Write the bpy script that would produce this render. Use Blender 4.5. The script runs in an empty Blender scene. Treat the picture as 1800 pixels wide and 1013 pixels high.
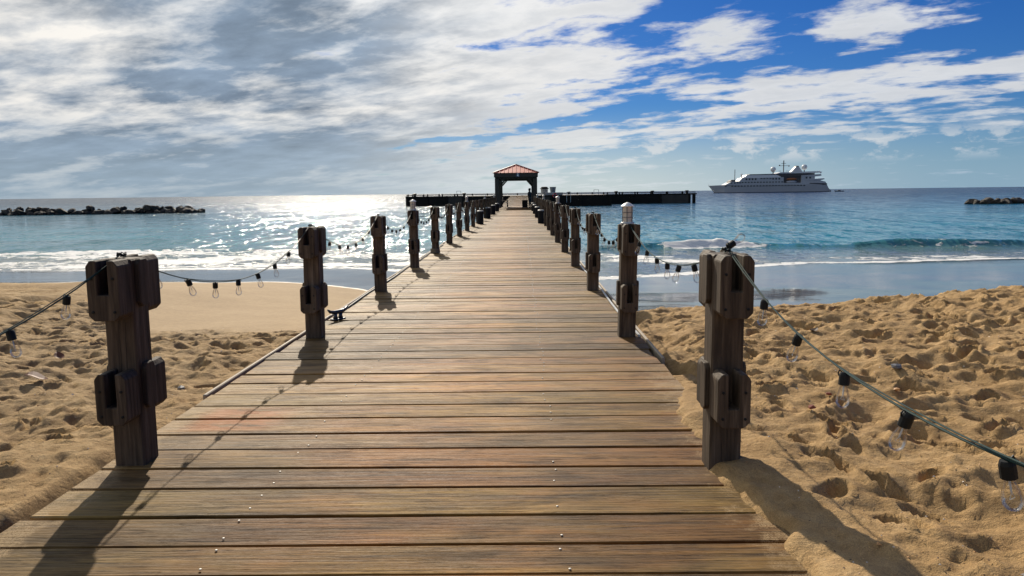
import bpy, bmesh, math, random
import numpy as np
from mathutils import Vector, Matrix
random.seed(7)
rng = np.random.default_rng(11)
R = math.radians
scene = bpy.context.scene
col = scene.collection

# ------------------------------------------------------------------ camera
CAM_H = 1.35
pitch, roll, yaw = 0.1264, -0.0121, -0.0144
cam_d = bpy.data.cameras.new('camera'); cam = bpy.data.objects.new('camera', cam_d); col.objects.link(cam)
cam_d.sensor_width = 36.0; cam_d.lens = 36.0 * 1316 / 1800; cam_d.clip_start = 0.05; cam_d.clip_end = 60000
_F = Vector((math.sin(yaw), math.cos(yaw), 0)); _R = Vector((math.cos(yaw), -math.sin(yaw), 0)); _U = Vector((0, 0, 1))
_F2 = _F * math.cos(pitch) - _U * math.sin(pitch); _U2 = _U * math.cos(pitch) + _F * math.sin(pitch)
_R3 = _R * math.cos(roll) + _U2 * math.sin(roll); _U3 = _U2 * math.cos(roll) - _R * math.sin(roll)
cam.matrix_world = Matrix(((_R3.x, _U3.x, -_F2.x, 0), (_R3.y, _U3.y, -_F2.y, 0), (_R3.z, _U3.z, -_F2.z, CAM_H), (0, 0, 0, 1)))
scene.camera = cam

# ------------------------------------------------------------------ node helper
class NT:
    def __init__(s, nt): s.nt = nt; s.N = nt.nodes; s.L = nt.links
    def _set(s, sock, v):
        if isinstance(v, bpy.types.NodeSocket): s.L.new(v, sock)
        elif v is not None:
            if isinstance(v, (tuple, list)) and len(v) == 3 and sock.type == 'RGBA': v = (*v, 1)
            sock.default_value = v
    def node(s, t, **kw):
        n = s.N.new(t)
        for k, v in kw.items(): setattr(n, k, v)
        return n
    def m(s, op, a, b=None, c=None, clamp=False):
        n = s.node('ShaderNodeMath', operation=op, use_clamp=clamp)
        s._set(n.inputs[0], a); s._set(n.inputs[1], b)
        if c is not None: s._set(n.inputs[2], c)
        return n.outputs[0]
    def vm(s, op, a, b=None):
        n = s.node('ShaderNodeVectorMath', operation=op); s._set(n.inputs[0], a); s._set(n.inputs[1], b)
        return n.outputs[0]
    def sep(s, v):
        n = s.node('ShaderNodeSeparateXYZ'); s._set(n.inputs[0], v); return n.outputs
    def comb(s, x, y, z=0.0):
        n = s.node('ShaderNodeCombineXYZ'); s._set(n.inputs[0], x); s._set(n.inputs[1], y); s._set(n.inputs[2], z); return n.outputs[0]
    def noise(s, v, scale, detail=4, rough=0.5, dist=0.0):
        n = s.node('ShaderNodeTexNoise'); s._set(n.inputs['Vector'], v); s._set(n.inputs['Scale'], scale)
        n.inputs['Detail'].default_value = detail; n.inputs['Roughness'].default_value = rough; n.inputs['Distortion'].default_value = dist
        return n.outputs['Fac']
    def vor(s, v, scale, feature='F1'):
        n = s.node('ShaderNodeTexVoronoi', feature=feature); s._set(n.inputs['Vector'], v); s._set(n.inputs['Scale'], scale); return n.outputs['Distance']
    def ss(s, x, a, b, lo=0.0, hi=1.0):
        n = s.node('ShaderNodeMapRange', interpolation_type='SMOOTHSTEP'); s._set(n.inputs[0], x)
        s._set(n.inputs[1], a); s._set(n.inputs[2], b); s._set(n.inputs[3], lo); s._set(n.inputs[4], hi); return n.outputs[0]
    def lin(s, x, a, b, lo=0.0, hi=1.0):
        n = s.node('ShaderNodeMapRange'); s._set(n.inputs[0], x)
        s._set(n.inputs[1], a); s._set(n.inputs[2], b); s._set(n.inputs[3], lo); s._set(n.inputs[4], hi); return n.outputs[0]
    def mix(s, f, a, b, mode='MIX'):
        n = s.node('ShaderNodeMix', data_type='RGBA', blend_type=mode); s._set(n.inputs[0], f); s._set(n.inputs[6], a); s._set(n.inputs[7], b); return n.outputs[2]
    def ramp(s, f, stops):
        n = s.node('ShaderNodeValToRGB'); s._set(n.inputs[0], f); e = n.color_ramp.elements
        while len(e) < len(stops): e.new(0.5)
        for el, (p, c) in zip(e, stops): el.position = p; el.color = (*c, 1) if len(c) == 3 else c
        return n.outputs[0]
    def bump(s, h, dist=1.0, strength=1.0, normal=None):
        n = s.node('ShaderNodeBump'); s._set(n.inputs['Height'], h); n.inputs['Distance'].default_value = dist; s._set(n.inputs['Strength'], strength)
        if normal is not None: s._set(n.inputs['Normal'], normal)
        return n.outputs[0]
    def attr(s, name):
        return s.node('ShaderNodeAttribute', attribute_name=name).outputs['Fac']
    def pos(s): return s.node('ShaderNodeNewGeometry').outputs['Position']

# ------------------------------------------------------------------ world: daylight sky with clouds
SUN_EL, SUN_AZ = R(32.0), R(-13.5)          # azimuth measured from +Y towards +X
world = bpy.data.worlds.new('World'); scene.world = world; world.use_nodes = True
w = NT(world.node_tree); w.N.clear()
sky = w.node('ShaderNodeTexSky', sky_type='NISHITA'); sky.sun_disc = False
sky.sun_elevation = SUN_EL; sky.sun_rotation = SUN_AZ; sky.air_density = 1.0; sky.dust_density = 0.25; sky.ozone_density = 3.0
gen = w.node('ShaderNodeTexCoord').outputs['Generated']
dv = w.vm('NORMALIZE', gen); dx, dy, dz = w.sep(dv)
DEG = 57.29578
el = w.m('MULTIPLY', w.m('ARCSINE', dz), DEG)
az = w.m('MULTIPLY', w.m('ARCTAN2', dx, dy), DEG)
kk = w.m('DIVIDE', 1.0, w.m('ADD', w.m('MAXIMUM', dz, 0.0), 0.15))
px = w.m('MULTIPLY', dx, kk); py = w.m('MULTIPLY', dy, kk)
sa, ca = math.sin(R(-62)), math.cos(R(-62))
ca_ = w.m('ADD', w.m('MULTIPLY', px, sa), w.m('MULTIPLY', py, ca))
cb_ = w.m('SUBTRACT', w.m('MULTIPLY', px, ca), w.m('MULTIPLY', py, sa))
cvec = w.comb(w.m('MULTIPLY', ca_, 0.85), w.m('MULTIPLY', cb_, 1.25), 0.0)
fine = w.noise(cvec, 4.2, 10, 0.60, 0.15)          # cloudlets
mid = w.noise(w.vm('ADD', cvec, (11.3, 4.1, 0)), 1.35, 8, 0.60, 0.25)
big = w.noise(w.vm('ADD', w.comb(w.m('MULTIPLY', ca_, 1.1), w.m('MULTIPLY', cb_, 1.3), 0.0), (3.7, 9.2, 0)), 0.9, 5, 0.5)
# how much of the sky each bearing has covered: the weather sits on the sun's side (left)
wob = w.m('MULTIPLY', w.m('SUBTRACT', mid, 0.5), 9.0)
azw = w.m('ADD', az, wob)
cover = w.m('ADD', w.lin(azw, -3.0, 13.0, 0.16, -0.11), w.lin(azw, -16.0, -3.0, 0.24, 0.0))
cover = w.m('ADD', cover, w.lin(azw, 13.0, 40.0, 0.0, -0.05))
def band(a0, e0, a1, e1, width, amp, fade=3.0):
    """a bank of cloud lying along a line of the sky (degrees of bearing, degrees of height)"""
    slope = (e1 - e0) / (a1 - a0)
    line = w.m('ADD', w.m('MULTIPLY', w.m('SUBTRACT', az, a0), slope), e0)
    d = w.m('DIVIDE', w.m('SUBTRACT', w.m('ADD', el, w.m('MULTIPLY', w.m('SUBTRACT', mid, 0.5), 4.0)), line), width)
    g = w.m('POWER', 2.718, w.m('MULTIPLY', w.m('MULTIPLY', d, d), -1.0))
    win = w.m('MULTIPLY', w.ss(azw, a0 - fade, a0 + fade), w.ss(azw, a1 + fade, a1 - fade))
    return w.m('MULTIPLY', w.m('MULTIPLY', g, win), amp)
bands = [(-12, 6.0, 19, 11.2, 1.7, 0.20), (10, 6.7, 46, 7.6, 1.7, 0.34), (20.5, 11.3, 29.5, 11.0, 1.1, 0.30), (2, 4.2, 48, 4.3, 0.7, 0.17),
         (-10, 12.5, 9, 13.5, 2.0, 0.16), (9, 7.4, 21, 9.3, 0.8, -0.14), (21, 9.2, 48, 9.2, 0.9, -0.12), (0.5, 5.2, 10, 5.7, 0.3, -0.28), (-10, 3.7, 1, 4.7, 0.3, -0.34)]
for b in bands: cover = w.m('ADD', cover, band(*b))
dens = w.m('ADD', w.m('ADD', w.m('MULTIPLY', w.m('SUBTRACT', fine, 0.5), 1.15), w.m('MULTIPLY', w.m('SUBTRACT', mid, 0.5), 0.6)), cover)
mask = w.ss(dens, -0.05, 0.19)
# small heaped clouds low over the sea
low = w.noise(w.comb(w.m('MULTIPLY', az, 0.34), w.m('MULTIPLY', el, 0.62), 2.0), 1.0, 6, 0.6)
lowwin = w.m('MULTIPLY', w.m('MULTIPLY', w.ss(el, 1.6, 2.6), w.ss(el, 4.6, 3.0)), w.ss(az, 2.0, 5.0))
lowmask = w.m('MULTIPLY', w.ss(low, 0.50, 0.60), lowwin)
# thin cloud glows white, thick cloud on the sun's side is grey-blue
thick = w.ss(w.m('ADD', w.m('ADD', w.m('MULTIPLY', w.m('SUBTRACT', big, 0.5), 0.95), w.m('MULTIPLY', w.m('SUBTRACT', mid, 0.5), 1.25)), w.m('MULTIPLY', w.m('SUBTRACT', fine, 0.5), 1.05)), -0.44, 0.26)
thick = w.m('ADD', thick, w.m('ADD', band(-26, 8.0, -9, 11.8, 1.8, 0.40), w.m('ADD', band(-36, 10.4, -27, 11.4, 1.6, -0.4), band(-36, 3.0, -10, 2.2, 1.6, 0.5))), clamp=True)
side = w.ss(azw, 6.0, -15.0, 0.22, 1.0)
greyness = w.m('MULTIPLY', thick, side)
white = w.mix(w.ss(az, -20.0, 25.0), (8.6, 8.3, 7.8), (7.2, 7.3, 7.5))
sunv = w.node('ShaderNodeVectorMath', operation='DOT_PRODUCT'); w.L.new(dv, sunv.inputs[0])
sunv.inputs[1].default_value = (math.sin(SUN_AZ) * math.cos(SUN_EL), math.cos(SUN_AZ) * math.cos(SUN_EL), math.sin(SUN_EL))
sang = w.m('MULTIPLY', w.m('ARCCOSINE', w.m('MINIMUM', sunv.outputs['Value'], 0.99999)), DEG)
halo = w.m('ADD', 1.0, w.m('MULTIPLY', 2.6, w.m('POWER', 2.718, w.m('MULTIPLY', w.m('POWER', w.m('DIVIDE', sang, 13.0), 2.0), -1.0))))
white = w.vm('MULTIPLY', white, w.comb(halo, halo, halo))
tone = w.lin(w.m('ADD', w.m('MULTIPLY', mid, 0.55), w.m('ADD', w.m('MULTIPLY', fine, 0.35), w.m('MULTIPLY', w.noise(w.vm('ADD', cvec, (31.0, 7.7, 0)), 2.3, 6, 0.55), 0.6))), 0.55, 0.95, 1.42, 0.62)
greyc = w.vm('MULTIPLY', w.comb(2.35, 3.05, 3.95), w.comb(tone, tone, tone))
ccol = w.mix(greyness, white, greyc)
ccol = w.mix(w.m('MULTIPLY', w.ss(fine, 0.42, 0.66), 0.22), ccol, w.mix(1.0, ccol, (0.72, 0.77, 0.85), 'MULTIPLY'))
hs = w.node('ShaderNodeHueSaturation'); hs.inputs['Saturation'].default_value = 1.35; hs.inputs['Value'].default_value = 0.62
w.L.new(sky.outputs[0], hs.inputs['Color'])
skyc = w.mix(1.0, hs.outputs[0], (0.26, 0.50, 0.90), 'MULTIPLY')
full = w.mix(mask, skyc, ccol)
full = w.mix(w.m('MULTIPLY', lowmask, 0.75), full, (7.2, 7.1, 7.0))
# pale sea air at the foot of the sky
full = w.mix(w.ss(el, 6.5, -0.5, 0.0, 0.80), full, w.mix(w.ss(az, -24.0, 4.0), (3.1, 4.0, 4.75), w.mix(w.ss(az, 4.0, 32.0), (6.2, 6.8, 7.0), (2.7, 4.1, 5.4))))
bg = w.node('ShaderNodeBackground'); w.L.new(full, bg.inputs['Color']); bg.inputs['Strength'].default_value = 0.10
wo = w.node('ShaderNodeOutputWorld'); w.L.new(bg.outputs[0], wo.inputs['Surface'])

# ------------------------------------------------------------------ sun, exposure
sd = bpy.data.lights.new('sun', 'SUN'); sd.energy = 4.6; sd.angle = R(0.6); sd.color = (1.0, 0.90, 0.74)
so = bpy.data.objects.new('sun', sd); col.objects.link(so)
sdir = Vector((math.sin(SUN_AZ) * math.cos(SUN_EL), math.cos(SUN_AZ) * math.cos(SUN_EL), math.sin(SUN_EL)))
so.rotation_euler = sdir.to_track_quat('Z', 'Y').to_euler(); so.location = sdir * 60
vs = scene.view_settings; vs.view_transform = 'Standard'; vs.look = 'None'; vs.exposure = 0.12; vs.gamma = 1.0; vs.use_curve_mapping = False
scene.cycles.max_bounces = 8; scene.cycles.transparent_max_bounces = 16

# ------------------------------------------------------------------ materials
def mat(name):
    m = bpy.data.materials.new(name); m.use_nodes = True
    t = NT(m.node_tree); b = m.node_tree.nodes['Principled BSDF']
    return m, t, b
def simple(name, c, rough=0.6, metal=0.0, var=0.25, scale=6.0, bumpd=0.0, spec=0.5):
    m, t, b = mat(name)
    oc = t.node('ShaderNodeTexCoord').outputs['Object']
    n = t.noise(oc, scale, 5, 0.6)
    k = t.lin(n, 0.25, 0.75, 1 - var, 1 + var)
    cc = t.vm('MULTIPLY', t.comb(*c), t.comb(k, k, k))
    t.L.new(cc, b.inputs['Base Color'])
    t._set(b.inputs['Roughness'], t.lin(n, 0.3, 0.7, max(0.02, rough - 0.08), min(1, rough + 0.08)))
    b.inputs['Metallic'].default_value = metal; b.inputs['Specular IOR Level'].default_value = spec
    if bumpd: t._set(b.inputs['Normal'], t.bump(t.noise(oc, scale * 4, 5, 0.6), bumpd))
    return m

def wood_plank():
    m, t, b = mat('weathered_deck_wood')
    p = t.pos(); x, y, z = t.sep(p)
    rnd = t.node('ShaderNodeObjectInfo').outputs['Random']
    off = t.m('MULTIPLY', rnd, 57.0)
    v = t.comb(t.m('ADD', x, off), t.m('ADD', y, off), off)
    g1 = t.noise(t.vm('MULTIPLY', v, (0.9, 34.0, 1.0)), 1.0, 7, 0.68, 0.9)
    g2 = t.noise(t.vm('MULTIPLY', v, (2.3, 130.0, 1.0)), 1.0, 4, 0.6, 0.3)
    blot = t.noise(t.vm('MULTIPLY', v, (1.9, 6.5, 1.0)), 1.0, 6, 0.66, 0.6)
    hue = t.noise(t.vm('MULTIPLY', v, (1.1, 3.2, 1.0)), 1.0, 4, 0.6, 0.3)
    base = t.ramp(g1, [(0.25, (0.060, 0.040, 0.026)), (0.43, (0.135, 0.091, 0.056)), (0.56, (0.215, 0.148, 0.090)), (0.75, (0.32, 0.235, 0.145))])
    base = t.mix(t.ss(hue, 0.42, 0.64), base, t.mix(1.0, base, (1.08, 0.90, 0.74), 'MULTIPLY'))
    base = t.mix(t.ss(hue, 0.46, 0.30, 0.0, 0.8), base, t.mix(1.0, base, (0.98, 1.0, 0.80), 'MULTIPLY'))
    # sun-bleached grey towards the left, foot-worn ochre down the middle
    wx = t.m('ADD', x, t.m('MULTIPLY', t.m('SUBTRACT', blot, 0.5), 1.2))
    lw = t.ss(wx, -0.95, -1.9)
    base = t.mix(t.m('MULTIPLY', lw, 0.5), base, t.ramp(g1, [(0.25, (0.145, 0.113, 0.086)), (0.5, (0.27, 0.215, 0.165)), (0.75, (0.38, 0.31, 0.245))]))
    rw = t.m('MULTIPLY', t.ss(wx, 0.15, 0.7), t.ss(y, 5.0, 9.0))
    base = t.mix(t.m('MULTIPLY', rw, 0.55), base, t.ramp(g1, [(0.25, (0.10, 0.080, 0.060)), (0.75, (0.29, 0.235, 0.18))]))
    base = t.mix(t.ss(blot, 0.46, 0.66, 0.0, 0.85), base, t.mix(1.0, base, (0.50, 0.48, 0.46), 'MULTIPLY'))
    base = t.mix(t.ss(blot, 0.46, 0.34, 0.0, 0.6), base, t.mix(1.0, base, (1.35, 1.28, 1.12), 'MULTIPLY'))
    val = t.lin(rnd, 0, 1, 0.58, 1.20)
    base = t.vm('MULTIPLY', base, t.comb(val, t.m('MULTIPLY', val, t.lin(t.m('FRACT', t.m('MULTIPLY', rnd, 13.7)), 0, 1, 0.95, 1.04)), t.m('MULTIPLY', val, t.lin(t.m('FRACT', t.m('MULTIPLY', rnd, 7.3)), 0, 1, 0.84, 1.1))))
    ring = t.m('ABSOLUTE', t.m('SUBTRACT', t.m('FRACT', t.m('MULTIPLY', t.noise(t.vm('MULTIPLY', v, (0.55, 15.0, 1.0)), 1.0, 5, 0.55, 0.4), 9.0)), 0.5))
    ringl = t.ss(ring, 0.16, 0.03)
    base = t.mix(t.m('MULTIPLY', ringl, 0.42), base, t.mix(1.0, base, (0.42, 0.40, 0.38), 'MULTIPLY'))
    base = t.mix(1.0, base, (1.30, 1.06, 0.54), 'MULTIPLY')
    path = t.m('MULTIPLY', t.ss(t.m('ABSOLUTE', t.m('ADD', wx, 0.55)), 0.85, 0.15), 0.7)
    base = t.mix(path, base, t.mix(1.0, base, (1.50, 1.36, 1.0), 'MULTIPLY'))
    crack = t.m('MULTIPLY', t.ss(g2, 0.57, 0.66), t.ss(blot, 0.42, 0.56))
    base = t.mix(t.m('MULTIPLY', crack, 0.75), base, (0.035, 0.026, 0.02))
    # rust run-off by the first post
    rn = t.noise(t.vm('MULTIPLY', p, (3.5, 12.0, 1.0)), 1.0, 6, 0.68, 0.6)
    rx = t.m('MULTIPLY', t.ss(x, -2.10, -1.9), t.ss(x, -1.35, -1.62)); ry = t.m('MULTIPLY', t.ss(y, 4.16, 4.24), t.ss(y, 4.70, 4.58))
    rust = t.m('MULTIPLY', t.m('MULTIPLY', rx, ry), t.ss(rn, 0.34, 0.52))
    base = t.mix(t.m('MULTIPLY', rust, 0.8), base, (0.40, 0.135, 0.030))
    # blown sand lying on the boards beside the right edge
    sn = t.noise(p, 9.0, 6, 0.7)
    sdm = t.m('MULTIPLY', t.ss(t.m('ADD', x, t.m('MULTIPLY', t.m('SUBTRACT', sn, 0.5), 0.9)), 0.84, 1.10), t.ss(y, 6.2, 5.0))
    sdl = t.m('MULTIPLY', t.ss(t.m('ADD', x, t.m('MULTIPLY', t.m('SUBTRACT', sn, 0.5), 0.7)), -1.95, -2.12), t.ss(y, 5.4, 4.4)); sdm = t.m('MAXIMUM', sdm, sdl)
    sdm = t.m('MULTIPLY', sdm, t.ss(t.noise(p, 160.0, 2, 0.6), 0.36, 0.52))
    base = t.mix(t.m('MULTIPLY', sdm, 0.8), base, (0.42, 0.29, 0.15))
    t.L.new(base, b.inputs['Base Color'])
    t._set(b.inputs['Roughness'], t.lin(t.m('ADD', g1, t.m('MULTIPLY', blot, 0.5)), 0.5, 1.1, 0.44, 0.68))
    b.inputs['Specular IOR Level'].default_value = 0.11
    h = t.m('ADD', t.m('MULTIPLY', g1, 0.012), t.m('MULTIPLY', t.m('ADD', t.m('SUBTRACT', g2, t.m('MULTIPLY', ringl, 0.35)), t.m('MULTIPLY', crack, -1.4)), 0.006))
    t._set(b.inputs['Normal'], t.bump(h, 1.0, 0.7))
    return m

def wood_post():
    m, t, b = mat('dark_post_timber')
    oc = t.node('ShaderNodeTexCoord').outputs['Object']
    rnd = t.node('ShaderNodeObjectInfo').outputs['Random']
    v = t.vm('ADD', oc, t.comb(t.m('MULTIPLY', rnd, 31.0), t.m('MULTIPLY', rnd, 17.0), t.m('MULTIPLY', rnd, 9.0)))
    g = t.noise(t.vm('MULTIPLY', v, (38.0, 38.0, 2.2)), 1.0, 6, 0.62, 0.5)
    bl = t.noise(t.vm('MULTIPLY', v, (9.0, 9.0, 3.0)), 1.0, 4, 0.6)
    c = t.ramp(g, [(0.28, (0.034, 0.023, 0.015)), (0.46, (0.088, 0.062, 0.041)), (0.60, (0.142, 0.104, 0.070)), (0.75, (0.25, 0.19, 0.135))])
    c = t.mix(t.ss(bl, 0.45, 0.68, 0.0, 0.6), c, t.mix(1.0, c, (0.62, 0.60, 0.58), 'MULTIPLY'))
    k = t.lin(rnd, 0, 1, 0.62, 0.98); c = t.vm('MULTIPLY', c, t.comb(k, k, k))
    cr = t.ss(t.noise(t.vm('MULTIPLY', v, (75.0, 75.0, 1.6)), 1.0, 3, 0.6), 0.66, 0.72)
    c = t.mix(t.m('MULTIPLY', cr, 0.7), c, (0.012, 0.010, 0.009))
    t.L.new(c, b.inputs['Base Color']); b.inputs['Roughness'].default_value = 0.72; b.inputs['Specular IOR Level'].default_value = 0.3
    t._set(b.inputs['Normal'], t.bump(t.m('ADD', t.m('MULTIPLY', g, 0.006), t.m('MULTIPLY', cr, -0.006)), 1.0, 0.8))
    return m

def sand_mat():
    m, t, b = mat('beach_sand')
    p = t.pos(); x, y, z = t.sep(p)
    wet = t.attr('wet'); dry = t.attr('dry')
    n1 = t.noise(p, 1.3, 5, 0.6); n2 = t.noise(p, 14.0, 5, 0.65); n3 = t.noise(p, 240.0, 3, 0.7)
    c = t.ramp(t.m('ADD', t.m('MULTIPLY', n2, 0.6), t.m('MULTIPLY', n1, 0.4)), [(0.3, (0.300, 0.178, 0.074)), (0.5, (0.450, 0.285, 0.126)), (0.7, (0.56, 0.38, 0.188))])
    c = t.mix(t.ss(x, -1.0, -4.0, 0.0, 0.75), c, t.mix(1.0, c, (0.90, 0.97, 1.10), 'MULTIPLY'))
    gr = t.lin(n3, 0.30, 0.70, 0.62, 1.34)
    c = t.vm('MULTIPLY', c, t.comb(gr, gr, gr))
    speck = t.vor(p, 95.0); dark = t.ss(speck, 0.14, 0.07)
    keep = t.ss(t.noise(p, 23.0, 2, 0.5), 0.50, 0.6)
    c = t.mix(t.m('MULTIPLY', t.m('MULTIPLY', dark, keep), 0.6), c, (0.10, 0.065, 0.045))
    c = t.mix(dry, t.mix(0.6, (0.385, 0.285, 0.180), c), c)
    wc = t.mix(t.ss(n1, 0.3, 0.7), (0.085, 0.066, 0.050), (0.150, 0.115, 0.085))
    wm = t.ss(t.m('ADD', wet, t.m('MULTIPLY', t.m('SUBTRACT', n1, 0.5), 0.35)), 0.25, 0.75)
    c = t.mix(wm, c, wc)
    t.L.new(c, b.inputs['Base Color'])
    t._set(b.inputs['Roughness'], t.m('ADD', t.mix(wm, (0.85,) * 3, (0.04,) * 3), t.m('MULTIPLY', t.m('SUBTRACT', t.noise(t.vm('MULTIPLY', p, (0.10, 0.5, 1.0)), 1.0, 5, 0.6), 0.40), t.m('ADD', 0.05, t.m('MULTIPLY', wm, 0.20)))))
    t._set(b.inputs['Specular IOR Level'], t.m('ADD', 0.2, t.m('MULTIPLY', wm, 0.25)))
    dm = t.m('SUBTRACT', 1.0, wm)
    h = t.m('ADD', t.m('MULTIPLY', t.m('MULTIPLY', n3, 0.0035), dm), t.m('MULTIPLY', t.m('MULTIPLY', t.noise(p, 22.0, 6, 0.7), 0.030), t.m('MULTIPLY', dry, dm)))
    h = t.m('ADD', h, t.m('MULTIPLY', t.noise(t.vm('MULTIPLY', p, (1.2, 4.0, 1.0)), 1.0, 3, 0.5), t.m('MULTIPLY', wm, 0.003)))
    t._set(b.inputs['Normal'], t.bump(h, 1.0, 0.9))
    return m

def sea_mat():
    m, t, b = mat('sea_water')
    p = t.pos(); x, y, z = t.sep(p)
    foam = t.attr('foam'); shal = t.attr('shallow')
    n0 = t.noise(t.vm('MULTIPLY', p, (0.012, 0.035, 0.0)), 1.0, 5, 0.6)
    yy = t.m('ADD', y, t.m('MULTIPLY', t.m('SUBTRACT', n0, 0.5), 70.0))
    c = t.ramp(t.m('DIVIDE', t.m('LOGARITHM', t.m('MAXIMUM', yy, 20.0), 10.0), 4.0),
               [(0.36, (0.070, 0.165, 0.165)), (0.42, (0.032, 0.235, 0.285)), (0.48, (0.012, 0.150, 0.215)), (0.55, (0.005, 0.055, 0.100)), (0.66, (0.002, 0.016, 0.036)), (0.80, (0.002, 0.010, 0.024))])
    pt = t.noise(t.vm('MULTIPLY', p, (0.05, 0.16, 0.0)), 1.0, 4, 0.6)
    k = t.lin(pt, 0.3, 0.7, 0.72, 1.25); c = t.vm('MULTIPLY', c, t.comb(k, k, k))
    c = t.mix(t.m('MULTIPLY', shal, 0.8), c, (0.20, 0.195, 0.150))
    fn = t.noise(t.vm('MULTIPLY', p, (1.0, 1.5, 1.0)), 1.5, 7, 0.68, 0.8)
    fv = t.m('SUBTRACT', 1.0, t.m('MULTIPLY', t.vor(t.vm('ADD', p, t.comb(t.m('MULTIPLY', fn, 1.2), t.m('MULTIPLY', fn, 1.2))), 1.5, 'DISTANCE_TO_EDGE'), 2.2))
    fm = t.ss(t.m('ADD', foam, t.m('ADD', t.m('MULTIPLY', t.m('SUBTRACT', fn, 0.5), 1.5), t.m('MULTIPLY', t.m('SUBTRACT', fv, 0.55), 0.35))), 0.42, 0.62)
    fm = t.m('MULTIPLY', fm, t.ss(foam, 0.02, 0.15))
    c = t.mix(fm, c, (0.80, 0.80, 0.78))
    t.L.new(c, b.inputs['Base Color'])
    far = t.ss(t.m('LOGARITHM', t.m('MAXIMUM', y, 10.0), 10.0), 1.65, 2.6)
    t._set(b.inputs['Roughness'], t.m('ADD', t.m('ADD', 0.06, t.m('MULTIPLY', far, t.ss(t.noise(t.vm('MULTIPLY', p, (0.9, 0.09, 0.0)), 1.0, 3, 0.6), 0.42, 0.60, 0.06, 0.26))), t.m('MULTIPLY', fm, 0.7), clamp=True))
    t._set(b.inputs['Specular IOR Level'], t.m('SUBTRACT', 0.42, t.m('MULTIPLY', far, 0.30)))
    b.inputs['IOR'].default_value = 1.333
    w1 = t.noise(t.vm('MULTIPLY', p, (0.30, 0.75, 0.0)), 1.0, 3, 0.55, 0.3)
    w2 = t.noise(t.vm('MULTIPLY', p, (1.0, 2.1, 0.0)), 1.0, 4, 0.6, 0.4)
    w3 = t.noise(t.vm('MULTIPLY', p, (4.0, 6.0, 0.0)), 1.0, 3, 0.6, 0.3)
    h = t.m('ADD', t.m('ADD', t.m('MULTIPLY', w1, 0.24), t.m('MULTIPLY', w2, 0.09)), t.m('MULTIPLY', w3, 0.012))
    h = t.m('ADD', h, t.m('MULTIPLY', t.m('MULTIPLY', fm, fn), 0.12))
    nb_ = t.bump(h, 1.0, t.m('SUBTRACT', 0.8, t.m('MULTIPLY', shal, 0.4)))
    # wavelets: small patches of water, each with its own tilt
    def facets(sx_, sy_, amp):
        n = t.node('ShaderNodeTexVoronoi', feature='F1'); t._set(n.inputs['Vector'], t.vm('MULTIPLY', p, (sx_, sy_, 0.0))); n.inputs['Scale'].default_value = 1.0
        r_, g_, b_ = t.sep(n.outputs['Color'])
        return t.comb(t.m('MULTIPLY', t.m('SUBTRACT', t.m('ADD', r_, t.m('FRACT', t.m('MULTIPLY', b_, 37.0))), 1.0), amp * 1.3), t.m('MULTIPLY', t.m('SUBTRACT', t.m('ADD', g_, b_), 1.0), amp), 0.0)
    calm = t.m('MULTIPLY', t.m('SUBTRACT', 1.0, t.m('MULTIPLY', shal, 0.8)), t.m('SUBTRACT', 1.0, fm))
    fa = t.vm('ADD', t.vm('ADD', facets(6.5, 0.95, 0.19), facets(1.9, 0.22, 0.125)), facets(0.75, 0.06, 0.085))
    fa = t.vm('MULTIPLY', fa, t.comb(calm, calm, calm))
    t._set(b.inputs['Normal'], t.vm('NORMALIZE', t.vm('ADD', nb_, fa)))
    return m

def glass_mat(name, tint=(1, 1, 1), transp=0.86, rough=0.03):
    m, t, b = mat(name); out = m.node_tree.nodes['Material Output']
    b.inputs['Base Color'].default_value = (*tint, 1); b.inputs['Roughness'].default_value = rough; b.inputs['IOR'].default_value = 1.45
    tr = t.node('ShaderNodeBsdfTransparent'); gl = t.node('ShaderNodeBsdfGlossy'); gl.inputs['Roughness'].default_value = rough
    fr = t.node('ShaderNodeFresnel'); fr.inputs['IOR'].default_value = 1.5
    mx = t.node('ShaderNodeMixShader'); t._set(mx.inputs[0], t.m('MULTIPLY', fr.outputs[0], 0.65))
    tr.inputs['Color'].default_value = (0.985, 0.985, 0.98, 1)
    t.L.new(tr.outputs[0], mx.inputs[1]); t.L.new(gl.outputs[0], mx.inputs[2]); t.L.new(mx.outputs[0], out.inputs['Surface'])
    return m

M = dict(plank=wood_plank(), post=wood_post(), sand=sand_mat(), sea=sea_mat(), glass=glass_mat('bulb_glass'))
M['black'] = simple('black_plastic', (0.008, 0.010, 0.011), 0.55, spec=0.25)
M['cable'] = simple('dark_green_cable', (0.012, 0.042, 0.040), 0.6, spec=0.2)
M['steel'] = simple('galvanised_steel', (0.55, 0.54, 0.51), 0.35, 0.9)
M['nail'] = simple('dull_nail_steel', (0.42, 0.40, 0.37), 0.55, 0.5)
M['iron'] = simple('dark_cast_iron', (0.05, 0.06, 0.075), 0.33, 0.6, 0.3, 20)
M['cream'] = simple('frosted_lamp_plastic', (0.62, 0.56, 0.47), 0.45)
M['edge'] = simple('pale_edge_timber', (0.36, 0.29, 0.21), 0.7, 0, 0.4, 3)
M['joist'] = simple('joist_timber', (0.045, 0.036, 0.028), 0.85)
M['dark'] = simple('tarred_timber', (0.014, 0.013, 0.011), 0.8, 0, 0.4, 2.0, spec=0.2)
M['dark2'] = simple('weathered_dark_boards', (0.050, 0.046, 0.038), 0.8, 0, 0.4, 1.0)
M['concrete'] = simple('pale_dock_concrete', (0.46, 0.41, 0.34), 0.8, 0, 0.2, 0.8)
M['stain'] = simple('dark_stained_timber', (0.034, 0.027, 0.022), 0.7, 0, 0.35, 5)
M['roof'] = simple('red_metal_roof', (0.62, 0.105, 0.050), 0.45, 0.0, 0.12, 2)
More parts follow.
